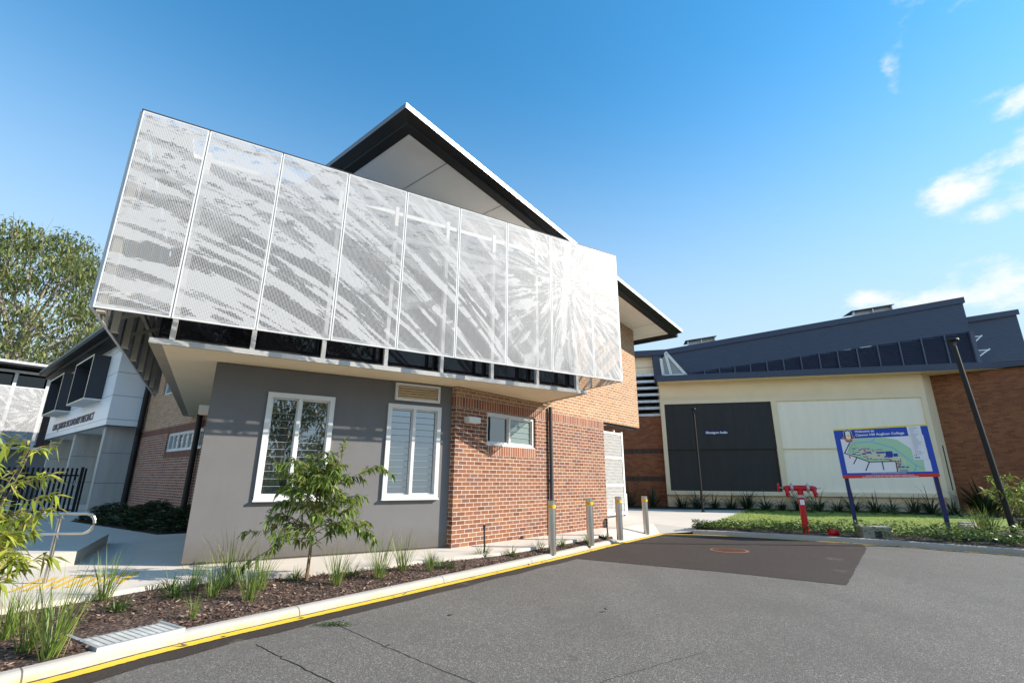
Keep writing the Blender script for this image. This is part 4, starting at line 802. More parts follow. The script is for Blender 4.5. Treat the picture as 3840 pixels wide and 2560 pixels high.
pan([(.79, .928, .79, .978), (.794, .934, .324, .80)], -.0062, mw_, 'legend_sheet')
pan([(.9365, .9405, .335, .79), (.80, .94, .3225, .328)], -.0052, mroad, 'legend_shadow')
g = MB(FSg)
for k in range(30):
    v = .955-.0185*k; wv = .035+.06*rng.random()
    g.box(BX(.812), BX(.812+wv), -.0075, -.0063, BZ(v), BZ(v+.006), skip='b')
    if k > 2: g.box(BX(.799), BX(.803), -.0075, -.0063, BZ(v), BZ(v+.006), skip='b')
g.build('legend_lines', mgrey, board)
pan([(.798, .822, .353, .383), (.826, .850, .353, .383)], -.0075, mbld, 'legend_icons'); text('icon_letter', 'P', FSg @ Matrix.Translation((BX(.803), -.0095, BZ(.358))), .045, M_letter, board, .001, .002)
g = MB(FSg); cx_, cy_ = BX(.838), BZ(.366); g.tube([(cx_+.016*math.cos(a), -.0088, cy_+.014*math.sin(a)) for a in np.linspace(.3, 5.2, 12)], .0028, 5); g.tube([(cx_-.004, -.0088, cy_+.02), (cx_-.002, -.0088, cy_+.004), (cx_+.014, -.0088, cy_+.002), (cx_+.022, -.0088, cy_-.012)], .0028, 5); g.build('wheelchair_icon', M_letter, board)
g = MB(FSg)
for u in (.803, .818): g.tube([(BX(u), -.0088, BZ(.40)), (BX(u), -.0088, BZ(.422))], .006, 6)
g.build('toilet_icons', mroad, board)
text('heading', 'Welcome to', FSg @ Matrix.Translation((BX(.234), -.004, BZ(.905))), .092, M_letter, board, .002, .0026, fit=.475)
text('heading', 'Cannon Hill Anglican College', FSg @ Matrix.Translation((BX(.234), -.004, BZ(.832))), .092, M_letter, board, .002, .0026, fit=1.16)
text('notice', 'All visitors are requested to report to Reception on arrival.', FSg @ Matrix.Translation((BX(.317), -.004, BZ(.078))), .034, M_letter, board, .001, .001, fit=.81)
text('address', 'Cnr Junction & Krupp Rds, Cannon Hill QLD 4170 - PO Box 3388 Tingalpa DC QLD 4173', FSg @ Matrix.Translation((BX(.254), -.004, BZ(.038))), .03, M_letter, board, .001, .001, fit=1.11)
text('address', 'Tel: (07) 3896 0444  Fax: (07) 3896 0445 - Email: info@chac.qld.edu.au - Website: www.chac.qld.edu.au', FSg @ Matrix.Translation((BX(.212), -.004, BZ(.014))), .03, M_letter, board, .001, .001, fit=1.30)
def arch(x, z, w, h, y, n=14):                     # upright rounded shield outline
    r_ = w/2; return [(x-r_, y, z)]+[(x+r_*math.cos(a), y, z-.5*r_+r_*.8*math.sin(a)) for a in np.linspace(math.pi*1.1, math.pi*1.9, 6)]+[(x+r_, y, z)]+[(x+r_*math.cos(a), y, z+h-r_+r_*math.sin(a)) for a in np.linspace(0, math.pi, n)]
cx_, cz_ = BX(.152), BZ(.80)
g = MB(FSg); g.face(arch(cx_, cz_, .21, .26, -.006), mi=0); g.face(arch(cx_, cz_+.004, .195, .25, -.0068), mi=1); g.face(arch(cx_, cz_+.012, .135, .208, -.0076), mi=2); g.face(arch(cx_, cz_+.016, .12, .195, -.0084), mi=0)
g.face([(cx_-.03, -.0092, cz_+.10), (cx_-.025, -.0092, cz_+.05), (cx_, -.0092, cz_+.015), (cx_+.03, -.0092, cz_+.055), (cx_+.03, -.0092, cz_+.095)], mi=3); g.face([(cx_-.01, -.0092, cz_+.13), (cx_+.03, -.0092, cz_+.14), (cx_+.02, -.0092, cz_+.16)], mi=3)
for k in range(11):
    a = math.pi*(k+.5)/11; g.box(cx_+.083*math.cos(a)-.005, cx_+.083*math.cos(a)+.005, -.0078, -.0069, cz_+.16+.083*math.sin(a)-.007, cz_+.16+.083*math.sin(a)+.007, 0, skip='b')
rib = [(-.15, .02), (-.10, .03), (-.07, -.02), (0, -.05), (.07, -.02), (.10, .03), (.15, .02), (.13, -.01), (.09, -.055), (0, -.095), (-.09, -.055), (-.13, -.01)]
g.face([(cx_+a*1.07, -.0098, cz_+.012+b*1.1) for a, b in rib][::-1], mi=3); g.face([(cx_+a, -.0106, cz_+.01+b) for a, b in rib][::-1], mi=4)
for k in range(9): a = -1+.25*k; g.box(cx_+.085*a-.005, cx_+.085*a+.005, -.0116, -.0107, cz_-.06+.028*a*a-.006, cz_-.06+.028*a*a+.006, 0, skip='b')
g.build('crest', [M_letter, mroad, mroad, myel, mred], board)

# ------------------------------------------------------------------ red hydrant
hp = Vector((8.30, 14.50, -.08)); HY = thing('fire_hydrant', hp, 'red fire hydrant standpipe with two valve outlets standing in ground cover behind the kerb', 'fire hydrant')
FH = Matrix.Translation(hp) @ Matrix.Rotation(R(-22), 4, 'Z')
g = MB(FH); g.tube([(0, 0, -.1), (0, 0, .98)], .083, 20); g.build('standpipe', M_red, HY, True)
g = MB(FH); g.tube([(0, 0, .97), (0, 0, .985), (0, 0, 1.035), (0, 0, 1.05)], [.09, .112, .112, .09], 20)
for a in (0, math.pi): g.tube([(.10*math.cos(a), -.02, 1.01), (.165*math.cos(a), -.02, 1.01)], .026, 8)
g.build('coupling', M_cast, HY)
g = MB(FH); g.tube([(0, 0, 1.04), (0, 0, 1.22)], .078, 18); g.tube([(-.17, 0, 1.23), (.17, 0, 1.23)], .082, 18); g.build('tee', M_red, HY, True)
for s_ in (-1, 1):
    g = MB(FH); g.tube([(s_*.165, 0, 1.23), (s_*.18, 0, 1.23), (s_*.225, 0, 1.23), (s_*.24, 0, 1.23)], [.09, .112, .112, .09], 18); g.tube([(s_*.20, 0, 1.33), (s_*.20, 0, 1.375)], .022, 8); g.tube([(s_*.20, -.05, 1.12), (s_*.20, -.05, 1.09)], .022, 8); g.build('coupling', M_cast, HY)
    g = MB(FH); g.tube([(s_*.235, 0, 1.23), (s_*.33, 0, 1.22), (s_*.42, 0, 1.23)], [.075, .082, .045], 16); g.tube([(s_*.34, -.02, 1.20), (s_*.345, -.13, 1.11), (s_*.345, -.20, 1.07)], [.06, .052, .052], 14)
    v_ = g.build('valve_outlet', M_red, HY, True)
    g = MB(FH); g.tube([(s_*.345, -.20, 1.07), (s_*.345, -.235, 1.05)], .060, 14); g.build('outlet_cap', M_red, v_)
    g = MB(FH); g.tube([(s_*.345, -.235, 1.05), (s_*.345+.08, -.28, 1.03)], .008, 6); g.tube([(s_*.41, 0, 1.23), (s_*.53, 0, 1.24)], .016, 8); g.build('spindle', M_cast, v_)
    g = MB(FH)
    if s_ < 0: g.tube([(-.52, 0, 1.24), (-.545, 0, 1.24), (-.56, 0, 1.24)], [.125, .132, .12], 20); g.build('hand_wheel', M_red, v_, True)
g = MB(FH); g.box(-.055, .055, -.0875, -.0845, .78, .92); g.build('sticker', M_letter, HY)
rv = Vector((8.72, 13.98, -.08)); RV = thing('pipe_valve', rv, 'low red pipe cap half hidden in the ground cover right of the hydrant', 'valve')
g = MB(Matrix.Translation(rv)); g.tube([(-.10, 0, .10), (.0, 0, .11), (.10, .02, .10)], [.075, .09, .07], 14); g.build('valve_body', M_red, RV, True)
g = MB(Matrix.Translation(rv)); g.tube([(.09, .02, .10), (.15, .02, .09)], .085, 14); g.tube([(-.05, 0, -.03), (-.05, 0, .08)], .05, 10); g.build('end_cap', M_red, RV)
# concrete water meter box
vb = Vector((9.30, 13.62, -.08)); FVb = frame(vb.x, vb.y, 104, -.08); VB = thing('valve_box', vb, 'weathered concrete meter box with red stencilled letters at the foot of the map sign', 'box')
g = MB(FVb); P = [(0, 0), (.66, 0), (.66, .42), (0, .42)]; b0 = [(x-.02 if x < .3 else x+.02, y, -.1) for x, y in P]; t0 = [(x, y, .24) for x, y in P]
for i in range(4): j = (i+1) % 4; g.face([b0[i], b0[j], t0[j], t0[i]])
g.face(t0); g.build('box_body', M_kerb2, VB)
g = MB(FVb); g.box(-.015, .675, -.015, .435, .24, .285); g.build('lid', M_kerb, VB)
g = MB(FVb); g.box(.27, .42, -.022, -.004, .02, .17); g.build('flap', M_charcoal, VB)
text('lettering', 'HYDRANT', FVb @ Matrix.Translation((.12, .26, .288)) @ Matrix.Rotation(R(-90), 4, 'X'), .10, M_red, VB, .002, .002, fit=.42)

# ------------------------------------------------------------------ fence, handrail, grates, stakes
f0 = FW @ Vector((-.45, -.05, 0)); FF2 = frame(f0.x-6.5*math.sin(R(40.6)), f0.y-6.5*math.cos(R(40.6)), 40.6)
FE = thing('fence', FF2.translation.copy(), 'black vertical slat fence with a gate leaf in front of the concrete fins', 'fence')
def slats(a, b, name):
    g = MB(FF2); x = a
    while x < b-.06: g.box(x, x+.065, -.02, .02, .0, 1.66); x += .135
    return g.build(name, M_dark, FE)
slats(.05, 4.5, 'slat_panel'); slats(4.72, 6.15, 'gate_leaf'); slats(6.34, 6.5, 'slat_panel')
for x in (0, 2.2, 4.55, 6.22): g = MB(FF2); g.box(x, x+.09 if x != 4.55 else x+.14, -.045, .045, -.3, 1.70); g.build('post', M_dark, FE)
for z in (.12, 1.36): g = MB(FF2); g.box(.09, 4.5, .021, .055, z, z+.06); g.box(4.72, 6.2, .021, .055, z, z+.06); g.build('rail', M_dark, FE)
g = MB(FF2); g.tube([(6.10, -.04, 1.05), (6.10, -.09, 1.05), (6.10, -.09, 1.2)], .015, 8); g.build('handle', M_steel, FE)
hb = Vector((-6.08, 6.89, 0)); HR = thing('handrail', hb, 'stainless steel tube handrail with a looped end behind the bright shrub', 'handrail')
FHr = frame(hb.x, hb.y, 75)
g = MB(FHr); rt, rl = .865, .615; pts = [(-3.2, 0, .42), (-.35, 0, rt-.02), (-.15, 0, rt), (.32, 0, rt)]+[(.32+.125*math.sin(a)*.9+.0, 0, (rt+rl)/2+.125*math.cos(a)) for a in np.linspace(.15, math.pi-.15, 9)]+[(.32, 0, rl), (-.1, 0, rl), (-.35, 0, rl-.02), (-3.2, 0, .17)]
g.tube(pts, .021, 10); g.build('rail', M_steel, HR, True)
for x in (0, -2.4):
    g = MB(FHr); dz = 0 if x == 0 else -.4; g.tube([(x, .06, -.3), (x, .06, .80+dz)], .024, 12); ps = g.build('post', M_steel, HR, True)
    g = MB(FHr); [g.tube([(x, .06, z+dz), (x+.05, .06, z+dz+.01), (x+.05, .0, z+dz+.02), (x+.05, 0, z+dz+.06)], .009, 6) for z in (.80, .545)]; g.build('bracket', M_steel, ps)
# galvanised pit grate
pc = Vector((-3.75, 5.29, -.105)); FPg = frame(pc.x, pc.y, 31, -.099); PG = thing('pit_grate', pc, 'galvanised steel pit grate set in mulch against the kerb', 'drain grate')
w, l = .40, .36
g = MB(FPg)
for a, b, c, d in ((-l, l, -w, -w+.035), (-l, l, w-.035, w), (-l, -l+.035, -w+.035, w-.035), (l-.035, l, -w+.035, w-.035)): g.box(a, b, c, d, -.1, .012)
g.build('surround', M_galv, PG)
g = MB(FPg)
for k in range(12): x = -l+.04+k*(2*l-.08)/11; g.box(x-.004, x+.004, -w+.035, w-.035, -.02, .008)
for k in range(30): y = -w+.045+k*(2*w-.09)/29; g.box(-l+.035, l-.035, y-.0045, y+.0045, -.012, .006)
g.build('bars', M_galv, PG)
g = MB(FPg); g.box(-l+.03, l-.03, -w+.03, w-.03, -.14, -.12); g.build('pit_floor', mat('pit_pale_floor', (.36, .40, .42), .6, var=.35, vscale=6), PG)
dg = Vector((5.02, 11.98, ZR)); DG = thing('drain_cover', dg, 'round rusty cast iron drain cover in the dark asphalt patch', 'drain cover')
Md = Matrix.Translation(dg+Vector((0, 0, .006))); ring_ = lambda r_: [(r_*math.cos(a), r_*math.sin(a)) for a in np.linspace(0, 2*math.pi, 33)[:-1]]
g = MB(Md); A_, B_ = ring_(.42), ring_(.36)
for i in range(32): j = (i+1) % 32; g.face([(*A_[i], .004), (*A_[j], .004), (*B_[j], .008), (*B_[i], .008)])
g.build('rim', M_copper, DG)
g = MB(Md)
for k in range(13):
    x = -.33+k*.055; hh = math.sqrt(max(0, .36**2-x*x)); g.box(x-.009, x+.009, -hh, hh, 0, .006, M=Md @ Matrix.Rotation(R(25), 4, 'Z'))
g.build('bars', M_copper, DG)
g = MB(Md); g.face([(*q, .0005) for q in ring_(.37)]); g.build('sump', M_dark, DG)
for (x, y), h, lab in (((-.5, 10.05), .52, 'thin black plastic stake in the mulch in front of the red brick wall'), ((2.50, 13.30), .42, 'thin black plastic stake among tufts between the two middle bollards')):
    t = thing('garden_stake', (x, y, -.08), lab, 'stake'); g = MB(); g.tube([(x, y, -.12), (x-.02, y+.01, h-.1)], .016, 8); g.build('shaft', M_dark, t); g = MB(); g.tube([(x-.02, y+.01, h-.1), (x-.021, y+.01, h-.03)], .023, 8); g.build('head', M_dark, t)

# ------------------------------------------------------------------ plants
def blades(n, h, spread, w, droop, r0, seed, segs=4):
    q = np.random.default_rng(seed); V, F = [], []
    for i in range(n):
        ph = q.random()*2*math.pi; th = spread*q.random()**.8; L_ = h*(.55+.5*q.random()); dr = droop*(.4+q.random()*.9)
        p_ = np.array([r0*math.cos(ph)*q.random(), r0*math.sin(ph)*q.random(), -.02]); ph += q.normal()*.35
        sdv = np.array([-math.sin(ph), math.cos(ph), 0]); b = len(V)
        for k in range(segs+1):
            ww = w*(1-(k/segs)**1.7)*(.6+.4*min(1, k/segs*3))+.0006
            V.append(p_-sdv*ww/2); V.append(p_+sdv*ww/2)
            t = th+dr*((k+1)/segs)**1.6; p_ = p_+L_/segs*np.array([math.sin(t)*math.cos(ph), math.sin(t)*math.sin(ph), math.cos(t)])
        for k in range(segs): F.append([b+2*k, b+2*k+1, b+2*k+3, b+2*k+2])
    return np.array(V), np.array(F)
def leaves(P, D, ln, wd, q, droop=.25, fold=.2):         # P base points, D directions; one folded diamond per leaf
    n = len(P); D = D/np.linalg.norm(D, axis=1)[:, None]; rv_ = q.normal(size=(n, 3)); sdv = np.cross(D, rv_); sdv /= np.linalg.norm(sdv, axis=1)[:, None]
    sdv[:, 2] *= .45; nn = np.cross(sdv, D); ln = np.asarray(ln)*np.ones(n)*(.7+.6*q.random(n)); wd = ln*wd
    m = P+D*(ln*.42)[:, None]; tip = P+D*ln[:, None]; tip[:, 2] -= droop*ln; up_ = nn*(ln*.04)[:, None]
    V = np.stack([P, m+sdv*wd[:, None]/2+up_, tip, m-sdv*wd[:, None]/2+up_], 1).reshape(-1, 3)
    return V, np.arange(4*n).reshape(-1, 4)
ML_tall = leaf_mat('tall_grass_leaf', [(0, (.035, .075, .010)), (.5, (.13, .23, .03)), (.85, (.24, .34, .06)), (1, (.38, .36, .14))], .35)
ML_low = leaf_mat('tuft_leaf', [(0, (.018, .040, .008)), (.6, (.055, .11, .02)), (1, (.14, .21, .05))], .25)
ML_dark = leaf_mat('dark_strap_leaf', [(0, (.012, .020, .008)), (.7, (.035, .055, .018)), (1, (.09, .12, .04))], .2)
ML_young = leaf_mat('young_tree_leaf', [(0, (.040, .075, .010)), (.5, (.10, .17, .022)), (.85, (.22, .31, .045)), (1, (.36, .42, .10))], .38)
ML_shrub = leaf_mat('bright_shrub_leaf', [(0, (.08, .13, .012)), (.4, (.22, .30, .026)), (.8, (.40, .46, .05)), (1, (.50, .44, .12))], .42)
ML_cover = leaf_mat('ground_cover_leaf', [(0, (.030, .065, .012)), (.5, (.085, .15, .028)), (.9, (.17, .25, .05)), (1, (.26, .32, .10))], .22, .45, .35)
ML_gum = leaf_mat('gum_leaf', [(0, (.045, .065, .020)), (.5, (.13, .165, .040)), (.85, (.22, .25, .065)), (1, (.30, .29, .10))], .35)
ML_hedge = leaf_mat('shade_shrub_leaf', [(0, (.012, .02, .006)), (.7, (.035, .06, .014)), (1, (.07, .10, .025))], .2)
def plant_proto(name, part, V, F, m, label, cat, group):
    t = thing(name, (0, 0, 0), label, cat, group); mesh_obj(part, V, F, m, t); return t
def scatter(protos, spots, group):
    used = set()
    for i, (x, y, z, sc_, lab) in enumerate(spots):
        pr = protos[i % len(protos)]
        o = pr if pr.name not in used else copy_tree(pr); used.add(pr.name)
        o.location = (x, y, z); o.rotation_euler = (0, 0, i*2.39); o.scale = (sc_, sc_, sc_*(1+.08*math.sin(i*5))); o['label'] = lab; o['group'] = group
gT = 'tall grass clumps in the mulch bed'
prT = [plant_proto('grass_clump', 'blades', *blades(58, .74, .46, .010, .35, .09, 11+k), ML_tall, '', 'grass clump', gT) for k in range(3)]
scatter(prT, [(-2.43, 7.40, -.08, .92, 'upright grass clump in the mulch just right of the young tree trunk'), (-1.95, 7.85, -.08, 1.0, 'wide fanned grass clump in the mulch below the gap between the two tall windows'),
    (-1.72, 8.45, -.07, 1.02, 'slender grass clump close to the path under the right tall window'), (-1.30, 8.45, -.07, .55, 'short sparse grass clump at the right end of the tall clumps, near the brick corner'),
    (-3.17, 6.50, -.09, .82, 'bright grass clump near the kerb left of the young tree trunk'), (-3.85, 7.25, -.07, 1.15, 'tallest dark grass clump against the path under the left tall window'),
    (-3.66, 6.60, -.08, .85, 'leaning grass clump in the shaded mulch beneath the left edge of the grey wall'), (-3.30, 7.02, -.07, .80, 'grass clump behind the bright kerbside clump, under the drooping tree branch'),
    (-4.10, 6.85, -.07, .72, 'thin dark grass clump by the path left of the grey wall corner'), (-3.36, 5.72, -.09, .40, 'small pale splayed grass clump alone in the mulch right of the pit grate'),
    (-3.86, 4.62, -.09, 1.12, 'large bright green grass clump in the near left corner beside the pit grate'), (-4.80, 6.30, -.06, .95, 'tall pale grass clump in front of the yellow floor stripes'),
    (-4.62, 5.00, -.08, .9, 'grass clump under the bright shrub at the left edge'), (-4.14, 4.70, -.09, .8, 'grass clump directly behind the large near corner clump')], gT)
gL = 'low tufts along the mulch bed'
prL = [plant_proto('grass_tuft', 'blades', *blades(80, .34, 1.0, .010, 1.1, .06, 31+k), ML_low, '', 'grass tuft', gL) for k in range(3)]
lowl = ['dark tuft at the path edge beside the yellow stripes', 'tuft at the path edge in the shade under the grey wall', 'tuft between the young tree trunk and the path', 'tuft behind the wide fanned grass clump',
    'tuft at the path edge below the brick corner', 'tuft right of the short sparse clump, near the grey wall end', 'tuft nearest the kerb below the brick corner', 'tuft around the nearer black stake in front of the brick wall',
    'tuft midway between the nearer stake and the nearest bollard', 'tuft touching the left side of the nearest bollard', 'tuft between the first and second bollards', 'tuft hiding the foot of the second bollard', 'last tuft, at the tapered end of the bed by the farther stake',
    'tuft left of the leaning clump, in the deepest shade of the bed', 'tuft between the yellow stripes and the pit grate']
scatter(prL, [(x, y, -.08, s_, lab) for (x, y, s_), lab in zip([(-4.40, 6.9, 1.1), (-3.77, 6.98, 1.05), (-3.1, 7.62, .95), (-2.40, 8.0, 1.0), (-1.35, 9.0, .95), (-1.15, 8.72, .9), (-1.0, 8.78, .75), (-.52, 9.80, 1.25), (.02, 10.1, .95), (.60, 10.98, 1.1), (1.15, 11.55, .95), (1.84, 12.35, 1.1), (2.40, 13.2, .85), (-4.05, 6.5, 1.0), (-4.3, 5.9, .9)], lowl)], gL)
# strappy plants along the auditorium
gA = 'arching strap plants along the auditorium wall'
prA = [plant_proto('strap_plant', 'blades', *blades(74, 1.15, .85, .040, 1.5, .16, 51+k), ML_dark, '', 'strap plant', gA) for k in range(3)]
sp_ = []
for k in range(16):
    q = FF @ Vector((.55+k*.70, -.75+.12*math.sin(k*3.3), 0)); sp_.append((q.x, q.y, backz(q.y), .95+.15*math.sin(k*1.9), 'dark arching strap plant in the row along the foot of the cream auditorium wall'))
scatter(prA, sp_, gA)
gA2 = 'short tufts on the edge of the auditorium bed'
prA2 = plant_proto('grass_tuft', 'blades', *blades(70, .42, .9, .016, 1.0, .10, 71), ML_low, '', 'grass tuft', gA2)
sp_ = []
for k in range(12):
    q = FF @ Vector((3.3+k*.75, -1.75-.1*math.sin(k*2.2), 0)); sp_.append((q.x, q.y, backz(q.y), .75+.2*math.sin(k*2.9), 'short green tuft in the shaded front row before the strap plants'))
scatter([prA2], sp_, gA2)
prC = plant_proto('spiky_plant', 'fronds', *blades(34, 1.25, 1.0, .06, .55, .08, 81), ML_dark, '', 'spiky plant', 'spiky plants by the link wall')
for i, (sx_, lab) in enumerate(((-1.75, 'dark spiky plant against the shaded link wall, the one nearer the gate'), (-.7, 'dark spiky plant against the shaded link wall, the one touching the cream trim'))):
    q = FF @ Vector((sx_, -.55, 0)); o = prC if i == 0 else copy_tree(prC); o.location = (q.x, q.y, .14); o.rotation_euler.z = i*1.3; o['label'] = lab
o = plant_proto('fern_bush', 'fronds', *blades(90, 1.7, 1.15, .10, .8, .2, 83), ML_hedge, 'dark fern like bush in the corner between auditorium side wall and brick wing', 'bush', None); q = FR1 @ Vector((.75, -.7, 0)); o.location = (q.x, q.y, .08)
# ground cover behind the right kerb
q = np.random.default_rng(5); pts = []
poly_c = []; seg = []
Lc = [0]
for a, b in zip(KRB, KRB[1:]): Lc.append(Lc[-1]+math.hypot(b[0]-a[0], b[1]-a[1]))
def along(s_):
    for i in range(len(Lc)-1):
        if s_ <= Lc[i+1]: t = (s_-Lc[i])/(Lc[i+1]-Lc[i]); a, b = KRB[i], KRB[i+1]; return (a[0]+t*(b[0]-a[0]), a[1]+t*(b[1]-a[1])), ((b[1]-a[1])/(Lc[i+1]-Lc[i]), -(b[0]-a[0])/(Lc[i+1]-Lc[i]))
    return KRB[-1], (.7, .7)
P, D = [], []
for i in range(9000):
    s_ = q.random()*9.2; (x, y), (nx, ny) = along(s_); nx, ny = -nx, -ny; d = q.random(); wmax = .18+.75*min(1, s_/1.2)+.35*(s_ > 2)
    dd_ = d*wmax+.03; x += nx*dd_; y += ny*dd_
    hh = (.08+.27*math.sin(math.pi*min(1, d*1.05+.08))**.6)*(.55+.45*math.sin(s_*3.1+d*4)**2)*(.8+.5*min(1, s_/5))
    P.append((x, y, -.07+hh*q.random()**.45)); a = q.random()*6.28; D.append((math.cos(a), math.sin(a), .15+.7*q.random()))
V, F = leaves(np.array(P), np.array(D), .085, .5, q, .1); tag(mesh_obj('ground_cover', V, F, ML_cover), kind='stuff')
P, D = [], []
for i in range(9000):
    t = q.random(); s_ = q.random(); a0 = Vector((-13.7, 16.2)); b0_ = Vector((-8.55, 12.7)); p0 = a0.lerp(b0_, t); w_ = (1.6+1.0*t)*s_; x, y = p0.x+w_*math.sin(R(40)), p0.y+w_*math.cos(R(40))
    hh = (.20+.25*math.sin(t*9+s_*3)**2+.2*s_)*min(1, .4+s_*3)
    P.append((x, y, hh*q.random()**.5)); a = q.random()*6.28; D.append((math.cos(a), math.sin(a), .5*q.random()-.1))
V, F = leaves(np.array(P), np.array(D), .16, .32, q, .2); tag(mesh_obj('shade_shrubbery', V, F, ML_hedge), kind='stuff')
g = MB(); g.poly([(-13.8, 16.1, .004), (-8.6, 12.6, .004), (-8.0, 13.1, .004), (-9.4, 15.6, .004), (-15.5, 19.9, .004)]); struct('planting_bed', g, M_soil)
# lawn blades
n = 22000; x = 5.9+q.random(n)*10; y = 15.0+q.random(n)*8.2; ok = (x < 6.2+(y-15)*.62+9) & (y-15.75 > -.0-(x-8)*.30*(x > 8)) & ((x-5.95) > (y-15.9)*.66)
x, y = x[ok], y[ok]; z = np.where(y > 16.6, (y-16.6)*.0185, -.02); n = len(x); a = q.random(n)*6.28; hgt = .035+.05*q.random(n)**2
dx, dy = np.cos(a)*.006, np.sin(a)*.006; lx, ly = np.cos(a+1.57)*hgt*.5, np.sin(a+1.57)*hgt*.5
V = np.stack([np.stack([x-dx, y-dy, z-.005], 1), np.stack([x+dx, y+dy, z-.005], 1), np.stack([x+lx, y+ly, z+hgt], 1)], 1).reshape(-1, 3)
tag(mesh_obj('lawn_grass', V, np.arange(3*n).reshape(-1, 3), leaf_mat('lawn_blade', [(0, (.17, .26, .03)), (.7, (.30, .38, .06)), (1, (.42, .42, .14))], .4)), kind='stuff')
# mulch chips
KBs = offs(K, .17); n = 15000; P = []
while len(P) < n:
    i = q.integers(3, len(K)-3); t = q.random(); a, b = KBs[i], KBs[i+1]; x = a[0]+t*(b[0]-a[0]); y = a[1]+t*(b[1]-a[1]); tx, ty = b[0]-a[0], b[1]-a[1]; l_ = math.hypot(tx, ty)
    w_ = np.interp(y, [0, 4.0, 6.2, 7.6, 9, 11, 13], [2.2, 1.95, 1.6, 1.0, .62, .50, .3]); s_ = q.random()*w_; x -= ty/l_*s_; y += tx/l_*s_
    if (abs((Matrix.Rotation(-R(90-29.5), 2) @ Vector((x-pc.x, y-pc.y))).x) < .37 and abs((Matrix.Rotation(-R(90-29.5), 2) @ Vector((x-pc.x, y-pc.y))).y) < .38): continue
    if y > 9 and q.random() < .25: continue
    P.append((x, y, -.116+.055*s_/w_+.022*q.random()))
P = np.array(P); n = len(P); a = q.random(n)*6.28; D = np.stack([np.cos(a), np.sin(a), .9*(q.random(n)-.35)], 1)
V, F = leaves(P, D, .055, .42, q, 0); tag(mesh_obj('mulch_chips', V, F, M_chip), kind='stuff')

def branch_tubes(mb, segs, n=6):
    for pts_, rr_ in segs: mb.tube(pts_, rr_, n, cap=False)
# young tree in front of the left tall window
tb = Vector((-2.92, 7.58, -.08)); YT = thing('young_tree', tb, 'young tree with drooping lance shaped leaves in front of the left tall window', 'tree')
q = np.random.default_rng(21); segs = [([tb, tb+Vector((.01, 0, .4)), tb+Vector((-.02, .02, .85)), tb+Vector((.03, .02, 1.3)), tb+Vector((.08, 0, 1.62))], [.026, .022, .017, .011, .005])]
P, D = [], []
def twig(a, d, ln, droop, nl, rad=.007):
    pts_ = [a]; dv = d.normalized(); p_ = a
    for k in range(6):
        p_ = p_+dv*ln/6; pts_.append(p_); dv = (dv+Vector((0, 0, -droop*.17))+Vector(tuple(q.normal(size=3)*.06))).normalized()
        for _ in range(nl):
            s_ = q.random(); c = pts_[-2].lerp(p_, s_); dd = dv*.8+Vector(tuple(q.normal(size=3)*.6))+Vector((0, 0, -.42)); P.append(tuple(c)); D.append(tuple(dd))
    segs.append((pts_, [rad*(1-.12*k) for k in range(7)])); return pts_
st = segs[0][0]
for k in range(30):
    h_ = .48+1.05*(k/30)**.9; a = k*2.4+q.normal()*.4; base_ = tb+Vector((.02*math.sin(h_*4), .02, h_)); ln = (.80-.40*(h_-.5))*(.6+.6*q.random())
    b_ = twig(base_, Vector((math.cos(a), math.sin(a), 1.0-.3*q.random())), ln, .40+.5*q.random(), 4)
    for j in (2, 4, 5): twig(b_[j], Vector((math.cos(a+q.normal()*1.1), math.sin(a+q.normal()*1.1), .5*q.random())), ln*(.3+.25*q.random()), .9, 4, .004)
for dv, ln, dr in ((Vector((-1, .1, .35)), .85, 1.0), (Vector((-.9, -.35, .05)), .85, 1.0), (Vector((-.8, .3, .7)), .8, .7), (Vector((1, .2, .72)), 1.0, .55), (Vector((.9, -.2, .38)), .85, .8), (Vector((.15, .1, 1.3)), .5, .3), (Vector((-.35, .1, 1.2)), .62, .4), (Vector((.5, .1, 1.0)), .7, .5)):
    h_ = .58 if dv.z < .3 else .7 if dv.z < .65 else 1.15
    b_ = twig(tb+Vector((0, .02, h_)), dv, ln, dr, 4, .009)
    for j in (2, 3, 4, 5, 6): twig(b_[j], dv+Vector(tuple(q.normal(size=3)*.55)), .26, 1.0, 4, .004)
g = MB(); branch_tubes(g, segs); g.build('trunk', M_stem, YT, True)
V, F = leaves(np.array(P), np.array(D), .108, .30, q, .35); mesh_obj('crown', V, F, ML_young, YT)
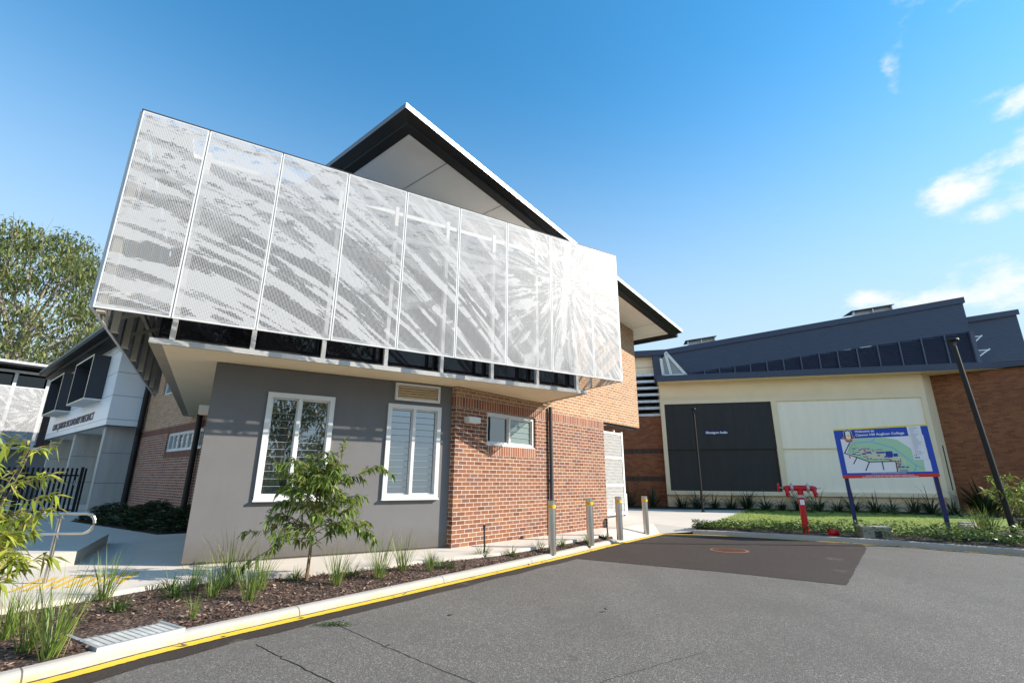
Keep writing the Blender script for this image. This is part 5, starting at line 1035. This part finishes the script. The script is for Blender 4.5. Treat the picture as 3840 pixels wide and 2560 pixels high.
# bright shrub at the left edge
def shrub(base, label, seed, stems, hgt, spr, ll, nl, m, name='shrub', wd=.27, lean=Vector((0, 0, 0)), low=(0, 1, 1)):
    global q, segs, P, D
    q = np.random.default_rng(seed); segs, P, D = [], [], []; t = thing(name, base, label, 'shrub')
    for k in range(stems+low[0]):
        if k == stems: hgt, spr = low[1:]
        a = q.random()*6.28; tl = spr*q.random()**.7; p_ = Vector(base)+Vector((.10*math.cos(a), .10*math.sin(a), 0)); dv = Vector((math.sin(tl)*math.cos(a), math.sin(tl)*math.sin(a), math.cos(tl)))+lean; pts_ = [p_]; H_ = hgt*(.55+.5*q.random())
        for j in range(9):
            p_ = p_+dv.normalized()*H_/9; pts_.append(p_); dv = dv+Vector((math.cos(a)*.05*tl, math.sin(a)*.05*tl, -.05*tl))+Vector(tuple(q.normal(size=3)*.05))
            if j < 1: continue
            for _ in range(nl):
                c = pts_[-2].lerp(p_, q.random()); az = q.random()*6.28; P.append(tuple(c)); D.append((math.cos(az)+dv.x*.5, math.sin(az)+dv.y*.5, .35*dv.z+.25*q.normal()))
            if j % 2 == 0 and j > 2:
                az = a+q.normal()*1.2; tp = twig(p_, Vector((math.cos(az), math.sin(az), .5)), H_*.22, .5, max(2, nl//2), .004)
        segs.append((pts_, [.013*(1-.09*j) for j in range(10)]))
    g = MB(); branch_tubes(g, segs, 5); g.build('stems', M_stem, t, True)
    V, F = leaves(np.array(P), np.array(D), ll, wd, q, .3); mesh_obj('foliage', V, F, m, t); return t
shrub(Vector((-5.66, 5.24, -.08)), 'bright yellow green shrub filling the left edge in front of the fence', 41, 18, 1.74, .17, .15, 6, ML_shrub, wd=.24, low=(44, 1.25, .70))
shrub(Vector((13.9, 13.2, -.06)), 'yellow green leafy shrub behind the right lamp post against the brick wing', 43, 44, 1.75, .75, .16, 4, ML_young, wd=.33)
gR = 'pale reedy clumps at the foot of the right lamp post'
prR = plant_proto('grass_clump', 'blades', *blades(70, 1.0, .6, .022, .5, .12, 91), ML_tall, '', 'grass clump', gR)
scatter([prR], [(12.35, 13.55, -.06, .95, 'pale reedy grass clump left of the foot of the right lamp post'), (13.2, 13.0, -.06, 1.05, 'pale reedy grass clump right of the foot of the right lamp post'), (12.9, 13.9, -.06, 1.0, 'pale reedy grass clump behind the right lamp post and below the leafy shrub')], gR)
gR2 = 'low spreading tufts near the right lamp post'
prR2 = plant_proto('grass_tuft', 'blades', *blades(110, .55, 1.1, .014, 1.1, .15, 93), ML_tall, '', 'grass tuft', gR2)
scatter([prR2], [(11.35, 13.75, -.06, 1.0, 'low spreading tuft at the right end of the lawn, the farthest from the lamp post'), (11.75, 13.25, -.06, .9, 'low spreading tuft midway between sign post and lamp post'), (12.1, 12.75, -.06, .8, 'low spreading tuft just left of the lamp post base'), (11.9, 13.9, -.06, 1.0, 'low spreading tuft behind the others, against the shaded lawn')], gR2)
for k, (x, y, s_) in enumerate(((13.25, 14.75, .2), (13.7, 15.4, .2), (14.4, 16.2, .22))):
    t = [(x+s_*(1+.25*math.sin(i*2.3+k))*math.cos(i*.9), y+s_*(1+.2*math.cos(i*1.7))*math.sin(i*.9)) for i in range(7)]
    h_ = MB(); h_.poly([(*w_, .13) for w_ in t]); [h_.poly([(*t[i], -.1), (*t[(i+1) % 7], -.1), (*t[(i+1) % 7], .13), (*t[i], .13)]) for i in range(7)]
    tag(h_.build('garden_rock', M_kerb2), ['pale flat rock nearest the kerb right of the sign', 'pale flat rock in the middle of the three right of the sign', 'pale flat rock by the lawn edge right of the sign'][k], 'rock', 'edging rocks')
# dead leaves and a weed on the road
q = np.random.default_rng(8)
lf = [(-2.35, 6.18), (-1.55, 7.2), (-1.48, 7.33), (-.2, 9.02), (.35, 9.72), (1.35, 11.05), (-.75, 6.3), (.3, 8.2), (-3.05, 5.2), (-2.9, 5.45), (-1.1, 7.9), (-.55, 8.6), (.6, 10.05), (.72, 10.2), (1.75, 11.6), (2.3, 12.4), (-1.2, 5.2), (1.2, 6.6), (.9, 9.2), (6.6, 14.4), (7.9, 13.8), (9.4, 12.7)]
for i, (x, y) in enumerate(lf):
    V, F = leaves(np.array([[x, y, ZR+.016]]), np.array([[q.normal(), q.normal(), .15]]), .09, .4, q, -.1)
    tag(mesh_obj('fallen_leaf', V, F, M_chip), 'dry brown leaf lying on the road by the yellow line', 'leaf', 'fallen leaves by the kerb')
P = np.array([[-1.92+.11*q.normal(), 5.93+.035*q.normal()+0, ZR+.005+.02*q.random()] for _ in range(260)]); D = np.stack([q.normal(size=260), q.normal(size=260), q.random(260)*.5], 1)
WD = thing('weed', (-1.92, 5.93, ZR), 'small green weed growing in a crack in the asphalt', 'weed'); V, F = leaves(P, D, .028, .5, q, .1); mesh_obj('foliage', V, F, ML_low, WD)
# cracks and seams in the asphalt
g = MB()
def crack(P_, w_, sd_):
    qq = np.random.default_rng(sd_); Q = []
    for a, b in zip(P_, P_[1:]):
        for k in range(14): t = k/14; Q.append((a[0]+t*(b[0]-a[0])+qq.normal()*.006, a[1]+t*(b[1]-a[1])+qq.normal()*.006))
    for a, b in zip(Q, Q[1:]):
        d = math.hypot(b[0]-a[0], b[1]-a[1]); nx, ny = -(b[1]-a[1])/d*w_/2, (b[0]-a[0])/d*w_/2; g.poly([(a[0]-nx, a[1]-ny, ZR+.003), (b[0]-nx, b[1]-ny, ZR+.003), (b[0]+nx, b[1]+ny, ZR+.003), (a[0]+nx, a[1]+ny, ZR+.003)])
for P_, w_, s_ in CR if (CR := [([(-2.45, 5.28), (-1.95, 4.85), (-1.1, 4.15), (.4, 3.1)], .009, 1), ([(-2.0, 6.05), (-1.2, 5.25), (-.35, 4.45), (1.2, 3.3)], .007, 2), ([(.55, 4.25), (.75, 4.45), (1.2, 4.75), (1.9, 5.2)], .004, 3), ([(.1, 9.5), (.65, 9.15)], .006, 4)]) else []: crack(P_, w_, s_)
struct('road_cracks', g, M_dark)

# gum trees
def gum(name, loc, h_, rad, label, seed, clumps, per, lean=0, group=None, big=1.0):
    q = np.random.default_rng(seed); base = Vector(loc); t = thing(name, base, label, 'tree', group); segs = []; P, D = [], []
    tk = [base, base+Vector((.2, 0, h_*.22)), base+Vector((lean*.5, .1, h_*.42)), base+Vector((lean, 0, h_*.62))]; tr = h_*.019
    segs.append((tk, [tr, tr*.85, tr*.7, tr*.45]))
    for k in range(clumps):
        a = k*2.39996; u = (k+.5)/clumps; zz = h_*(.30+.68*u); rr_ = rad*math.sqrt(max(.03, 1-((u-.42)/.60)**2))*(.35+.65*math.sqrt(q.random())); rr_ *= .8+.4*q.random()
        c = base+Vector((lean*u+rr_*math.cos(a), rr_*math.sin(a), zz)); s0 = tk[1].lerp(tk[3], min(1, u*.9)) if u < .9 else tk[3]; mid = s0.lerp(c, .55)+Vector((0, 0, h_*.03+q.normal()*.2))
        if k % 2 == 0: segs.append(([s0, mid, c], [tr*.32, tr*.18, tr*.05]))
        cr_ = h_*.085*(.7+.6*q.random())
        for _ in range(3):
            e_ = c+Vector(tuple(q.normal(size=3)))*cr_*.8; segs.append(([mid.lerp(c, .6), e_], [tr*.08, tr*.03]))
        pts_ = q.normal(size=(per, 3)); pts_ /= np.linalg.norm(pts_, axis=1)[:, None]; pts_ *= (q.random(per)**.45)[:, None]*np.array([cr_*1.25, cr_*1.25, cr_*.72]); P.append(pts_+np.array(c)); dd = q.normal(size=(per, 3))*.7; dd[:, 2] -= .8; D.append(dd)
    g = MB(); branch_tubes(g, segs, 6); g.build('trunk', M_bark, t, True)
    V, F = leaves(np.concatenate(P), np.concatenate(D), h_*.019*big, .36, q, .2); mesh_obj('crown', V, F, ML_gum, t); return t
gum('gum_tree', (-39.5, 36.0, -.3), 20.5, 8.2, 'tall grey green gum tree rising behind the white wing and the distant block', 3, 84, 330, 1.5)
gum('gum_tree', (-45.5, 33.5, -.3), 15, 6.0, 'darker gum tree cut by the left picture edge, lower and nearer than the tall one', 4, 46, 300, 0)
gum('gum_tree', (-33.5, 38.5, -.3), 12.5, 4.2, 'smaller gum tree low between the tall gum and the white perforated screen', 5, 40, 230, 0)
gum('gum_tree', (44.3, 36.0, -.3), 14.2, 2.3, 'tree top just visible past the end of the navy clerestory at the right edge', 6, 26, 150, 0)
# trees across the road, behind the camera: they show as reflections in the tall windows
gS = 'gum trees across the road behind the camera'
for x_, y_, h_, r_, lab, sd_ in ((12.0, -13, 14, 5.2, 'big gum tree across the road reflected in the left tall window', 9), (2.5, -16, 15, 6.5, 'gum tree straight behind the camera', 12),
        (-8, -19, 14, 6.0, 'gum tree behind the camera on its left side', 13), (15, -27, 16, 7.0, 'tallest gum tree, in the second row behind the camera', 16)): gum('street_tree', (x_, y_, -.3), h_, r_, lab, sd_, 40, 170, 0, gS, 1.5)
